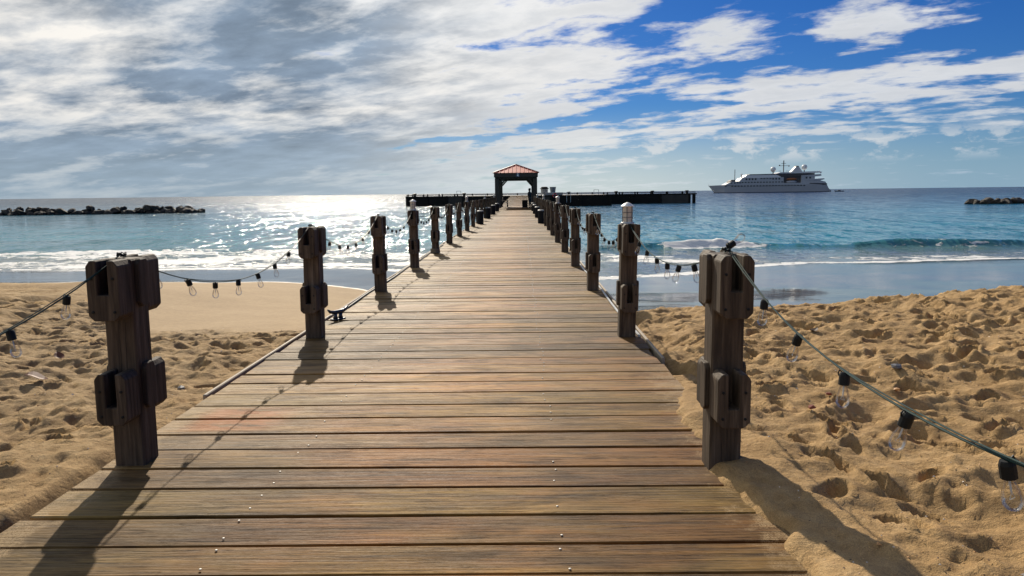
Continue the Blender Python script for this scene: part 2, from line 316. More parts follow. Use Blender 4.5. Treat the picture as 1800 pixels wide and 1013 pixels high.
M['roofedge'] = simple('dark_red_trim', (0.16, 0.05, 0.05), 0.5)
M['rubber'] = simple('black_rubber', (0.010, 0.010, 0.011), 0.75, spec=0.2)
M['grey'] = simple('grey_plastic', (0.17, 0.18, 0.19), 0.55)
M['midgrey'] = simple('mid_grey_plastic', (0.30, 0.31, 0.31), 0.6)
M['palegrey'] = simple('pale_grey_paint', (0.52, 0.53, 0.53), 0.5)
M['white'] = simple('white_paint', (0.78, 0.78, 0.76), 0.4, 0, 0.06, 2)
M['hull'] = simple('ship_hull_paint', (0.50, 0.51, 0.52), 0.4, 0, 0.05, 0.1)
M['shipglass'] = simple('dark_ship_window', (0.015, 0.018, 0.022), 0.12)
M['bootline'] = simple('dark_bootline_paint', (0.03, 0.032, 0.045), 0.5)
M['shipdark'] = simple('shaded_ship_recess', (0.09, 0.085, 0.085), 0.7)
M['orange'] = simple('orange_lifeboat', (0.38, 0.13, 0.045), 0.45)
M['red'] = simple('red_ring', (0.50, 0.035, 0.03), 0.5)
M['navy'] = simple('navy_stripe', (0.03, 0.05, 0.12), 0.5)
M['skin'] = simple('skin', (0.24, 0.13, 0.085), 0.55)
M['cloth'] = simple('dark_cloth', (0.022, 0.024, 0.03), 0.9)
M['trouser'] = simple('charcoal_cloth', (0.035, 0.034, 0.034), 0.9)
M['leaf'] = simple('dry_leaf', (0.17, 0.055, 0.022), 0.6, 0, 0.4, 30)
M['leafdark'] = simple('dark_dry_leaf', (0.07, 0.038, 0.022), 0.7, 0, 0.4, 30)
M['shellw'] = simple('white_shell', (0.72, 0.66, 0.58), 0.4)
M['shello'] = simple('orange_shell', (0.52, 0.27, 0.10), 0.5)
M['shelld'] = simple('dark_grit', (0.09, 0.055, 0.04), 0.7)
M['rust'] = simple('terracotta_chip', (0.22, 0.055, 0.028), 0.7)
M['pebble'] = simple('grey_pebble', (0.16, 0.16, 0.165), 0.5, 0, 0.3, 40)
M['rope'] = simple('old_rope', (0.20, 0.16, 0.11), 0.9, 0, 0.3, 60)
def rock_mat():
    m, t, b = mat('breakwater_rock'); oc = t.pos()
    n = t.noise(oc, 1.6, 7, 0.65); z = t.sep(oc)[2]
    c = t.ramp(n, [(0.3, (0.018, 0.015, 0.012)), (0.5, (0.050, 0.040, 0.030)), (0.72, (0.115, 0.092, 0.068))])
    c = t.mix(t.ss(t.m('ADD', z, n), -0.55, -0.8, 0, 0.7), c, (0.014, 0.015, 0.012))
    t.L.new(c, b.inputs['Base Color']); b.inputs['Roughness'].default_value = 0.75
    t._set(b.inputs['Normal'], t.bump(t.noise(oc, 4.0, 6, 0.65), 0.35)); return m
M['rock'] = rock_mat()

# ------------------------------------------------------------------ mesh helpers
def link(name, me, m=None, parent=None, loc=None, rot=None):
    o = bpy.data.objects.new(name, me); col.objects.link(o)
    if m is not None and me is not None and len(me.materials) == 0:
        for q in (m if isinstance(m, (list, tuple)) else [m]): me.materials.append(q)
    if parent is not None: o.parent = parent
    if loc is not None: o.location = loc
    if rot is not None: o.rotation_euler = rot
    return o
def tag(o, label=None, cat=None, group=None, kind=None):
    if label: o['label'] = label
    if cat: o['category'] = cat
    if group: o['group'] = group
    if kind: o['kind'] = kind
    return o
def empty(name, loc=(0, 0, 0), rz=0.0):
    o = bpy.data.objects.new(name, None); col.objects.link(o); o.location = loc; o.rotation_euler = (0, 0, rz); o.empty_display_size = 0.1; return o
class MB:
    def __init__(s): s.v = []; s.f = []; s.mi = []
    def add(s, vs, fs, mi=0):
        k = len(s.v); s.v += [tuple(v) for v in vs]; s.f += [tuple(i + k for i in f) for f in fs]; s.mi += [mi] * len(fs); return s
    def box(s, x0, x1, y0, y1, z0, z1, mi=0):
        return s.add([(x0, y0, z0), (x1, y0, z0), (x1, y1, z0), (x0, y1, z0), (x0, y0, z1), (x1, y0, z1), (x1, y1, z1), (x0, y1, z1)],
                     [(0, 3, 2, 1), (4, 5, 6, 7), (0, 1, 5, 4), (1, 2, 6, 5), (2, 3, 7, 6), (3, 0, 4, 7)], mi)
    def bar(s, a, b, wd, ht=None, mi=0):
        a, b = Vector(a), Vector(b); ht = ht or wd; d = (b - a).normalized()
        up = Vector((0, 0, 1)) if abs(d.z) < 0.95 else Vector((0, 1, 0)); r = d.cross(up).normalized(); u = r.cross(d)
        c = [(-1, -1), (1, -1), (1, 1), (-1, 1)]
        return s.add([p + r * (i * wd / 2) + u * (j * ht / 2) for p in (a, b) for i, j in c], [(3, 2, 1, 0), (4, 5, 6, 7), (0, 1, 5, 4), (1, 2, 6, 5), (2, 3, 7, 6), (3, 0, 4, 7)], mi)
    def tube(s, pts, rad, n=8, mi=0):
        pts = [Vector(p) for p in pts]; rings = []; rr = rad if isinstance(rad, (list, tuple)) else [rad] * len(pts)
        vs = []; prev = None
        for i, p in enumerate(pts):
            d = (pts[min(i + 1, len(pts) - 1)] - pts[max(i - 1, 0)]).normalized()
            if prev is None: up = Vector((0, 0, 1)) if abs(d.z) < 0.9 else Vector((0, 1, 0)); r = d.cross(up).normalized()
            else: r = (prev - d * prev.dot(d)).normalized()
            prev = r; u = d.cross(r)
            vs += [p + (r * math.cos(2 * math.pi * k / n) + u * math.sin(2 * math.pi * k / n)) * rr[i] for k in range(n)]
        fs = [(i * n + k, i * n + (k + 1) % n, (i + 1) * n + (k + 1) % n, (i + 1) * n + k) for i in range(len(pts) - 1) for k in range(n)]
        fs += [tuple(range(n - 1, -1, -1)), tuple((len(pts) - 1) * n + k for k in range(n))]
        return s.add(vs, fs, mi)
    def lathe(s, prof, n=16, c=(0, 0, 0), mi=0):
        vs = [(c[0] + r * math.cos(2 * math.pi * k / n), c[1] + r * math.sin(2 * math.pi * k / n), c[2] + z) for r, z in prof for k in range(n)]
        fs = [(i * n + k, i * n + (k + 1) % n, (i + 1) * n + (k + 1) % n, (i + 1) * n + k) for i in range(len(prof) - 1) for k in range(n)]
        fs += [tuple(range(n - 1, -1, -1)), tuple((len(prof) - 1) * n + k for k in range(n))]
        return s.add(vs, fs, mi)
    def prism(s, poly, axis, a, b, mi=0):
        """poly: 2-D outline; axis 'y': poly in (x, z) extruded in y; 'x': (y, z) extruded in x; 'z': (x, y)"""
        f = {'y': lambda p, t: (p[0], t, p[1]), 'x': lambda p, t: (t, p[0], p[1]), 'z': lambda p, t: (p[0], p[1], t)}[axis]
        n = len(poly)
        return s.add([f(p, a) for p in poly] + [f(p, b) for p in poly], [tuple(range(n)), tuple(range(2 * n - 1, n - 1, -1))] + [(i, i + n, (i + 1) % n + n, (i + 1) % n) for i in range(n)], mi)
    def mesh(s, name, mats=None, smooth=False, bevel=0.0, seg=1):
        me = bpy.data.meshes.new(name); me.from_pydata(s.v, [], s.f)
        for q in (mats or []): me.materials.append(q)
        if any(s.mi): me.polygons.foreach_set('material_index', s.mi)
        bm = bmesh.new(); bm.from_mesh(me); bmesh.ops.recalc_face_normals(bm, faces=bm.faces)
        if bevel: bmesh.ops.bevel(bm, geom=[e for e in bm.edges if e.is_manifold and e.calc_face_angle(0) > 0.5], offset=bevel, segments=seg, affect='EDGES', clamp_overlap=True)
        bm.to_mesh(me); bm.free()
        if smooth: me.polygons.foreach_set('use_smooth', [True] * len(me.polygons))
        return me
    def build(s, name, m=None, parent=None, smooth=False, bevel=0.0, seg=1, loc=None):
        return link(name, s.mesh(name, None, smooth, bevel, seg), m, parent, loc)
def grid_mesh(name, xs, ys, Z, attrs, m):
    nx, ny = len(xs), len(ys)
    X, Y = np.meshgrid(xs, ys)
    me = bpy.data.meshes.new(name)
    co = np.stack([X, Y, Z], -1).reshape(-1, 3).astype(np.float32)
    idx = np.arange(nx * ny).reshape(ny, nx)
    q = np.stack([idx[:-1, :-1], idx[:-1, 1:], idx[1:, 1:], idx[1:, :-1]], -1).reshape(-1, 4).astype(np.int32)
    me.vertices.add(len(co)); me.vertices.foreach_set('co', co.ravel())
    me.loops.add(q.size); me.loops.foreach_set('vertex_index', q.ravel())
    me.polygons.add(len(q)); me.polygons.foreach_set('loop_start', np.arange(0, q.size, 4, dtype=np.int32)); me.polygons.foreach_set('loop_total', np.full(len(q), 4, dtype=np.int32))
    me.polygons.foreach_set('use_smooth', np.ones(len(q), dtype=bool))
    me.update(); me.validate()
    for k, a in attrs.items():
        at = me.attributes.new(k, 'FLOAT', 'POINT'); at.data.foreach_set('value', a.astype(np.float32).ravel())
    return link(name, me, m)
def sstep(x, a, b):
    t = np.clip((x - a) / (b - a), 0, 1); return t * t * (3 - 2 * t)
_LAT = rng.random((64, 256, 256)).astype(np.float32)
def vnoise(X, Y, seed):
    L = _LAT[seed % 64]; xi = np.floor(X).astype(int); yi = np.floor(Y).astype(int); fx = X - xi; fy = Y - yi
    fx = fx * fx * (3 - 2 * fx); fy = fy * fy * (3 - 2 * fy)
    a = L[yi % 256, xi % 256]; b = L[yi % 256, (xi + 1) % 256]; c = L[(yi + 1) % 256, xi % 256]; d = L[(yi + 1) % 256, (xi + 1) % 256]
    return (a * (1 - fx) + b * fx) * (1 - fy) + (c * (1 - fx) + d * fx) * fy - 0.5
def fbm(X, Y, s, oct, seed, gain=0.5):
    r = 0; a = 1.0; f = s
    for i in range(oct):
        c, n = math.cos(i * 1.3 + seed), math.sin(i * 1.3 + seed)
        r = r + a * vnoise((X * c - Y * n) * f + 17 * i, (X * n + Y * c) * f + 5 * i, seed + i); a *= gain; f *= 2.03
    return r
def axis(a, b, step, lo, hi, grow=1.07):
    mid_ = list(np.arange(a, b + 1e-6, step)); up = []; p, s = mid_[-1], step
    while p < hi: s *= grow; p += s; up.append(p)
    dn = []; p, s = a, step
    while p > lo: s *= grow; p -= s; dn.append(p)
    return np.array(dn[::-1] + mid_ + up)

# ------------------------------------------------------------------ beach
DECK_L, DECK_R, WATER = -2.14, 1.10, -1.30
def beach_z(X, Y):
    wobY = Y + 1.3 * fbm(X, Y * 0.4, 0.16, 3, 3)
    right = np.interp(wobY, [-60, -5, 0, 3, 6, 9.2, 10.6, 12.5, 15, 20, 27.5, 34, 45, 60, 90], [.5, .06, .005, -.004, -.008, -.05, -.28, -.64, -.86, -1.06, -1.30, -1.75, -2.7, -4, -6])
    right = right + 0.19 * sstep(X, 3.2, 7.5) * sstep(Y, 2.0, 6.5) * sstep(wobY, 11.5, 8.6)
    left = np.interp(wobY, [-60, -5, 0, 3, 5, 7, 9, 12, 16, 21, 27.5, 34, 45, 60, 90], [.5, .12, .05, .0, -.05, -.13, -.28, -.52, -.80, -1.06, -1.30, -1.75, -2.7, -4, -6])
    left2 = np.interp(wobY, [-60, -5, 0, 3, 5, 9, 14, 17, 21, 27.5, 34, 45, 60, 90], [.5, .12, .05, .04, .02, -.05, -.22, -.62, -1.05, -1.30, -1.75, -2.7, -4, -6])
    k = sstep(X, -4.2, -8.5)
    left = left * (1 - k) + left2 * k
    k = sstep(X, -2.3, 1.3)
    dip = 0.34 * np.exp(-((X + 1.2) / 1.7) ** 2) * sstep(Y, 10.5, 15.0) * sstep(Y, 27.0, 20.0)
    hollow = dip + 0.16 * np.exp(-((X - 1.2) / np.where(X < 1.2, 5.0, 6.5)) ** 2) * sstep(Y, 14.5, 19.0) * sstep(Y, 32, 27)
    return left * (1 - k) + right * k - hollow
xs = axis(-6.2, 7.0, 0.022, -9000, 9000, 1.085); ys = axis(2.0, 11.0, 0.022, -60, 120, 1.07)
X, Y = np.meshgrid(xs, ys)
Z = beach_z(X, Y)
kl = sstep(X, -4.0, -9.0)
lim = np.where(X < 0, 9.3 + 6.2 * kl, 10.3) + 1.6 * fbm(X, Y, 0.5, 3, 9)
dry = sstep(Y, lim + 0.5, lim - 0.7)
# loose, trodden sand
soft = 0.075 * fbm(X, Y, 1.15, 2, 21) + 0.040 * fbm(X, Y * 1.4, 5.2, 3, 25, 0.62) + 0.012 * fbm(X, Y, 19.0, 2, 28, 0.6)
ridge = (0.05 - np.abs(fbm(X, Y * 1.2, 2.2, 2, 31))) * 0.14
Zr = soft + ridge
def splat(Zr, cx, cy, rx, ry, dep, ang, pw=4):
    rr = max(rx, ry) * 2.0
    i0, i1 = np.searchsorted(xs, [cx - rr, cx + rr]); j0, j1 = np.searchsorted(ys, [cy - rr, cy + rr])
    if i1 - i0 < 2 or j1 - j0 < 2: return
    gx = X[j0:j1, i0:i1] - cx; gy = Y[j0:j1, i0:i1] - cy; c, s = math.cos(ang), math.sin(ang)
    u = (gx * c + gy * s) / rx; v = (-gx * s + gy * c) / ry
    q = np.sqrt(u * u + v * v) + 0.10 * np.sin(3 * np.arctan2(v, u) + cx * 9)
    Zr[j0:j1, i0:i1] += -dep * np.exp(-np.power(np.maximum(q, 0) / 0.88, pw)) + dep * 0.40 * np.exp(-((q - 1.22) / 0.26) ** 2)
for _ in range(7000):
    cx = random.uniform(-13, 14); cy = random.uniform(1.6, 15)
    if -2.3 < cx < 1.2: continue
    a = random.uniform(0.035, 0.12); splat(Zr, cx, cy, a, a * random.uniform(0.4, 0.75), a * random.uniform(0.18, 0.42), random.uniform(0, 3.14), random.choice([4, 6, 8]))
for _ in range(60):                                   # trails of footprints
    cx, cy, hd = random.uniform(-9, 9), random.uniform(1.5, 11), random.uniform(0, 6.28)
    for i in range(9):
        cx += 0.62 * math.cos(hd); cy += 0.62 * math.sin(hd); hd += random.uniform(-.12, .12); sd2 = 0.11 * (-1) ** i
        fx, fy = cx - sd2 * math.sin(hd), cy + sd2 * math.cos(hd)
        if -2.4 < fx < 1.3: continue
        dp = random.uniform(0.03, 0.055)
        splat(Zr, fx, fy, 0.13, 0.052, dp, hd + random.uniform(-.2, .2), 8); splat(Zr, fx - 0.07 * math.cos(hd), fy - 0.07 * math.sin(hd), 0.055, 0.045, dp * 0.6, hd, 8)
edge_calm = 0.50 + 0.50 * sstep(np.abs(X + 0.52), 1.62, 2.25)
Z = Z + Zr * dry * edge_calm
Z = Z + 0.012 * fbm(X, Y, 0.8, 3, 41) * (1 - dry)
# the sand stops at the boards and spills over their ends on the right
er = np.where(Y < 5.6, 0.88, 1.14) + 0.26 * fbm(X * 0.3, Y, 2.1, 3, 45) + 0.12 * sstep(Y, 4.6, 5.8)
sr = sstep(X, er - 0.05, er + 0.12); sl = sstep(X, -2.13 + 0.10 * fbm(X * 0.3, Y, 2.0, 2, 47), -2.27)
inside = np.clip(1 - sr - sl, 0, 1) * sstep(Y, -20, -19)
spill = (0.046 + 0.06 * fbm(X, Y, 1.7, 2, 49)) * np.exp(-((X - 1.20) / 0.36) ** 2) * sstep(Y, 5.6, 4.2) + 0.02 * np.exp(-((X + 2.34) / 0.25) ** 2) * sstep(Y, 5.0, 3.8)
Z = Z + spill
low_ = np.minimum(Z, -0.16)
Z = Z * (1 - inside) + low_ * inside
# where the walkway stands clear of the beach keep the sand under its edge
near_edge = np.exp(-((X + 2.3) / 0.28) ** 2) + np.exp(-((X - 1.32) / 0.25) ** 2)
Z = Z - near_edge * 0.06 * sstep(Y, 5.2, 7.0)
wr = sstep(Z, -0.42, -0.66); wl = sstep(Z, -0.99, -1.08)
kx = sstep(X, -1.5, 1.0)
wet = (wl * (1 - kx) + wr * kx) * (1 - dry)
sand = grid_mesh('sand', xs, ys, Z, dict(wet=wet, dry=dry), M['sand'])
tag(sand, kind='structure')
def sand_at(x, y):
    i = min(max(np.searchsorted(xs, x), 1), len(xs) - 1); j = min(max(np.searchsorted(ys, y), 1), len(ys) - 1)
    return float(Z[j, i])

# ------------------------------------------------------------------ sea
sx = axis(-32, 42, 0.22, -16000, 16000, 1.09); sy = axis(17.0, 60.0, 0.16, 16.5, 30000, 1.075)
SX, SY = np.meshgrid(sx, sy)
fade = sstep(SY, 160, 60)
SZ = WATER + fade * (0.05 * fbm(SX * 0.5, SY, 0.42, 3, 51) + 0.03 * fbm(SX, SY, 1.3, 2, 55)) * sstep(SY, 25, 31)
SZ = SZ + 0.06 * fbm(SX, SY * 0.2, 0.20, 2, 57) * sstep(SY, 33, 27)
yc = 34.6 + 1.5 * fbm(SX, SX * 0 + 3, 0.10, 2, 61)
wv = sstep(SX, 2.0, 5.0) * sstep(SX, 30, 18) * (0.75 + 0.9 * vnoise(SX * 0.35, SX * 0 + 2.2, 7))
d = SY - yc
SZ = SZ + 0.34 * np.clip(wv, 0, 1.2) * np.where(d < 0, np.exp(-(d / 0.42) ** 2), np.exp(-(d / 1.5) ** 2))
SZ = SZ + 0.10 * np.exp(-((SY - 45 - 2 * fbm(SX, SX * 0, 0.06, 2, 63)) / 1.6) ** 2) * (0.5 + vnoise(SX * 0.12, SX * 0, 9))
bz = beach_z(SX, SY); depth = SZ - bz
shal = sstep(depth, 0.75, 0.0)
lf = sstep(SX, 4.5, 1.0)
foam = np.exp(-((depth - 0.012) / 0.018) ** 2) * 0.70
foam = np.maximum(foam, lf * sstep(SY, 26.8, 28.6) * sstep(SY + 3.0 * fbm(SX, SY * 0.3, 0.25, 3, 71), 37.2, 35.2) * (0.50 + 0.75 * fbm(SX * 0.5, SY, 0.5, 3, 73)))
foam = np.maximum(foam, (1 - lf) * sstep(SY, 26.6, 28.2) * sstep(SY, 34.5, 30.5) * (0.20 + 0.9 * fbm(SX * 0.4, SY, 0.45, 3, 75)))
crest = np.exp(-((d + 0.35) / 0.55) ** 2) * np.clip(wv, 0, 1)
cwin = sstep(SX, 5.5, 7.5) * sstep(SX, 12.0, 10.5) + 0.12 * sstep(SX, 14, 17) * sstep(SX, 28, 22) + 0.16
foam = np.maximum(foam, crest * cwin)
foam = np.maximum(foam, np.clip(wv, 0, 1) * cwin * sstep(d, -1.5 - 1.2 * vnoise(SX * 0.8, SX * 0, 13), -0.3) * sstep(d, 0.3, -0.2) * (0.45 + 0.8 * fbm(SX, SY, 0.7, 3, 77)))
SZ = SZ + np.clip(foam, 0, 1) * np.maximum(0, fbm(SX, SY, 1.9, 3, 81, 0.6)) * 0.22 * sstep(SY, 29, 33)
sea = grid_mesh('sea', sx, sy, SZ, dict(foam=np.clip(foam, 0, 1), shallow=shal), M['sea'])
tag(sea, kind='structure')

# ------------------------------------------------------------------ pier
PX = 0.5 * (DECK_L + DECK_R)
pier = tag(empty('wooden_pier', (PX, 0, 0)), 'long weathered plank walkway running from the beach out to the dock', 'pier')
variants = []
for i in range(8):
    b_ = MB(); hw = 0.5 * (DECK_R - DECK_L); wd = 0.1305
    b_.box(-hw + random.uniform(-.02, .02), hw + random.uniform(-.02, .02), -wd, wd, -0.045, 0)
    me = b_.mesh('plank', [M['plank']], bevel=0.005)
    for v in me.vertices: v.co.y += 0.004 * math.sin(v.co.x * 1.3 + i); v.co.z += 0.002 * math.sin(v.co.x * 0.9 + 2 * i)
    variants.append(me)
RAMP_Y, RAMP_END, RAMP_Z = 77.0, 145.0, 0.80
gaps = [2.528, 2.76, 3.026, 3.324, 3.586, 3.864, 4.134, 4.431, 4.706, 5.0, 5.298, 5.559, 5.806, 6.076]
edges = list(np.arange(gaps[0], -0.6, -0.275)[::-1]) + gaps[1:]
while edges[-1] < RAMP_Y: edges.append(edges[-1] + random.choice([0.25, 0.262, 0.272, 0.28, 0.292]))
nails = MB()
for i in range(len(edges) - 1):
    y0, y1 = edges[i], edges[i + 1]; ym = 0.5 * (y0 + y1)
    gap = random.uniform(0.010, 0.028)
    o = link('plank', random.choice(variants), None, pier, (random.uniform(-.008, .008), ym, random.uniform(-.006, 0.0)), (random.uniform(-.016, .016), random.uniform(-.0012, .0012), random.uniform(-.0022, .0022)))
    o.scale = (1, (y1 - y0 - gap) / 0.261, 1)
    if y1 < 26:
        for nx in (-1.19, 0.15):
            for ny in (-0.075, 0.07):
                if random.random() < 0.25: continue
                nails.lathe([(0.0052, -0.003), (0.0052, 0.0008), (0.003, 0.0016)], 8, (nx - PX + random.uniform(-.02, .02), ym + ny + random.uniform(-.015, .015), 0.0005))
tag(nails.build('nail_heads', M['nail'], pier), 'small nail heads in rows along the planks', kind='stuff')
ramp = MB()
y = RAMP_Y + 0.15
while y < RAMP_END:
    z = RAMP_Z * (y - RAMP_Y) / (RAMP_END - RAMP_Y)
    ramp.box(DECK_L - PX + random.uniform(-.02, .02), DECK_R - PX + random.uniform(-.02, .02), y - 0.128, y + 0.128, z - 0.05, z); y += 0.27
tag(ramp.build('ramp_planks', M['plank'], pier), 'far planks rising to the dock', kind='stuff')
for jx in (-1.9, -1.19, -0.52, 0.15, 0.86):
    j = MB(); j.box(jx - PX - .04, jx - PX + .04, -1, RAMP_Y, -0.205, -0.05); j.bar((jx - PX, RAMP_Y, -0.13), (jx - PX, RAMP_END, RAMP_Z - 0.13), 0.08, 0.14)
    j.build('joist', M['joist'], pier)
# pale edge boards standing beside the plank ends
for side_, x0 in (('l', DECK_L - 0.040), ('r', DECK_R + 0.040)):
    yy_ = 4.95 if side_ == 'l' else 6.0
    while yy_ < RAMP_Y:
        L_ = 3.375; e = MB(); e.box(-0.014, 0.014, 0.0, L_ - 0.02, -0.17, 0.004); o = e.build('edge_board', M['edge'], pier, bevel=0.006)
        o.location = (x0 - PX, yy_, random.uniform(-.004, .004)); o.rotation_euler = (0, 0, random.uniform(-.002, .002)); yy_ += L_
pl = MB(); pl.lathe([(0.14, -5.0), (0.15, -0.22)], 12); plm = pl.mesh('piling', [M['dark2']], smooth=False)
for k in range(3, 22):
    for x0 in (-1.95, 0.92): link('piling', plm, None, pier, (x0 - PX, 3.6 + 3.375 * k, 0))
for k in range(1, 16):
    for x0 in (-1.95, 0.92):
        o = link('piling', plm, None, pier, (x0 - PX, RAMP_Y + 4.2 * k, RAMP_Z * 4.2 * k / 68.0))

# ------------------------------------------------------------------ posts
POST_H, PW = 1.055, 0.152
def block_outline(wd, z0, z1, ch, notch):
    h = wd / 2; pts = [(-h + ch, z0), (h - ch, z0), (h, z0 + ch), (h, z1 - ch), (h - ch * .75, z1)]
    if notch: nw, nd = notch; pts += [(nw / 2, z1), (nw / 2, z1 - nd), (-nw / 2, z1 - nd), (-nw / 2, z1)]
    return pts + [(-h + ch * .75, z1), (-h, z1 - ch), (-h, z0 + ch)]
h_ = PW / 2
sm = MB(); sm.box(-h_, h_, -h_, h_, -0.5, POST_H - 0.004); shaft_me = sm.mesh('shaft', [M['post']], bevel=0.008)
def nblock(z0, z1, sgn):
    q = MB(); a, b2 = (-h_ - 0.128, -h_ + 0.002) if sgn < 0 else (h_ - 0.002, h_ + 0.128)
    q.prism(block_outline(PW + 0.002, z0, z1, 0.027, (0.052, 0.165)), 'y', a, b2); return q.mesh('notched_block', [M['post']], bevel=0.004)
def sblock(z0, z1, sgn):
    q = MB(); a, b2 = (-h_ - 0.024, -h_ + 0.002) if sgn < 0 else (h_ - 0.002, h_ + 0.024)
    q.prism(block_outline(PW - 0.058, z0, z1, 0.022, None), 'x', a, b2); return q.mesh('side_block', [M['post']], bevel=0.004)
UP, LO = (0.765, POST_H), (0.250, 0.505)
SUP, SLO = (0.812, POST_H - 0.006), (0.292, 0.525)
nb = [nblock(*UP, -1), nblock(*LO, -1), nblock(*UP, 1), nblock(*LO, 1)]
sb = [sblock(*SUP, -1), sblock(*SLO, -1), sblock(*SUP, 1), sblock(*SLO, 1)]
bq = MB(); bq.lathe([(0.0068, 0), (0.0068, 0.004), (0.003, 0.005)], 8); bolt_me = bq.mesh('bolt', [M['black']])
for v in bolt_me.vertices: v.co = Vector((v.co.x, -v.co.z, v.co.y))
ORD = ['first', 'second', 'third', 'fourth', 'fifth', 'sixth', 'seventh', 'eighth', 'ninth', 'tenth', 'eleventh', 'twelfth', 'thirteenth', 'fourteenth', 'fifteenth', 'sixteenth', 'seventeenth', 'eighteenth']
PL = lambda k: (-2.0, 3.627 + 3.375 * k + h_, 0.0)
PR = lambda k: (0.972, 3.509 + 3.375 * k + h_, 0.0)
def make_post(loc, label, near, lean=(0, 0)):
    r = empty('wooden_post', loc, random.uniform(-.025, .025)); r.rotation_euler.x = lean[0]; r.rotation_euler.y = lean[1]
    tag(r, label, 'post', 'notched timber posts along the pier')
    link('shaft', shaft_me, None, r)
    for i, me in enumerate(nb):
        b2 = link('notched_block', me, None, r)
        if near and i < 2:
            z0, z1 = (UP, LO)[i]
            for bx in (-0.052, 0.052):
                for bz_ in (z0 + 0.045, z1 - 0.085): link('bolt', bolt_me, None, b2, (bx, -h_ - 0.128, bz_))
    for me in sb: link('side_block', me, None, r)
    return r
for k in range(-1, 17):
    for sd_, f_, nm in (('left', PL, 'left'), ('right', PR, 'right')):
        lab = (f'dark notched timber post, {ORD[k]} from the beach end on the {nm} edge of the pier' if k >= 0 else f'dark notched timber post nearest the camera on the {nm} pier edge, before the first')
        p_ = f_(k); tall = 1.0
        r_ = make_post(p_, lab, -1 <= k < 4, (random.uniform(-.014, .014), random.uniform(-.014, .014) + (0.004 if sd_ == 'right' else -0.004)))

# lanterns standing on every fourth post
def lantern(loc, label):
    r = tag(empty('post_lantern', loc), label, 'lantern', 'lanterns on the pier posts')
    MB().lathe([(0.062, 0.0), (0.062, 0.012), (0.05, 0.018)], 16).build('base', M['palegrey'], r)
    MB().lathe([(0.046, 0.018), (0.046, 0.160)], 16).build('lamp_body', M['cream'], r, smooth=False)
    MB().lathe([(0.062, 0.158), (0.061, 0.164), (0.030, 0.186), (0.004, 0.197)], 16).build('cap', M['white'], r)
    g = MB()
    for k in range(6):
        a = k * math.pi / 3 + 0.3; g.bar((0.05 * math.cos(a), 0.05 * math.sin(a), 0.014), (0.05 * math.cos(a), 0.05 * math.sin(a), 0.162), 0.005)
    for z in (0.06, 0.105): g.tube([(0.05 * math.cos(t * math.pi / 8), 0.05 * math.sin(t * math.pi / 8), z) for t in range(17)], 0.003, 5)
    g.build('cage', M['grey'], r)
for f_, nm, ks in ((PR, 'right', (1, 5, 9, 13)), (PL, 'left', (3, 7, 11, 15))):
    for k in ks:
        p_ = f_(k); lantern((p_[0], p_[1] - 0.02, POST_H), f'small caged lantern with pale cone cap on the {ORD[k]} {nm} post of the pier')

# ------------------------------------------------------------------ string lights
sk = MB(); sk.lathe([(0.017, -0.050), (0.0205, -0.048), (0.0205, -0.012), (0.018, -0.004), (0.016, 0.0)], 12)
sk.tube([(0.012, 0, 0.0), (0.020, 0, 0.006), (0.024, 0, -0.006), (0.020, 0, -0.016)], 0.003, 6)
socket_me = sk.mesh('socket', [M['black']])
bl_ = MB(); bl_.lathe([(0.012, -0.046), (0.014, -0.058), (0.022, -0.082), (0.0265, -0.104), (0.024, -0.122), (0.014, -0.134), (0.004, -0.138)], 14)
bulb_me = bl_.mesh('bulb', [M['glass']], smooth=True)
fl = MB(); fl.tube([(0, 0, -0.05), (0, 0, -0.088)], 0.0028, 5); fl.tube([(0, 0, -0.088), (0.008, 0, -0.104), (-0.008, 0, -0.106), (0, 0, -0.09)], 0.0010, 4)
fil_me = fl.mesh('filament_stem', [M['palegrey']])
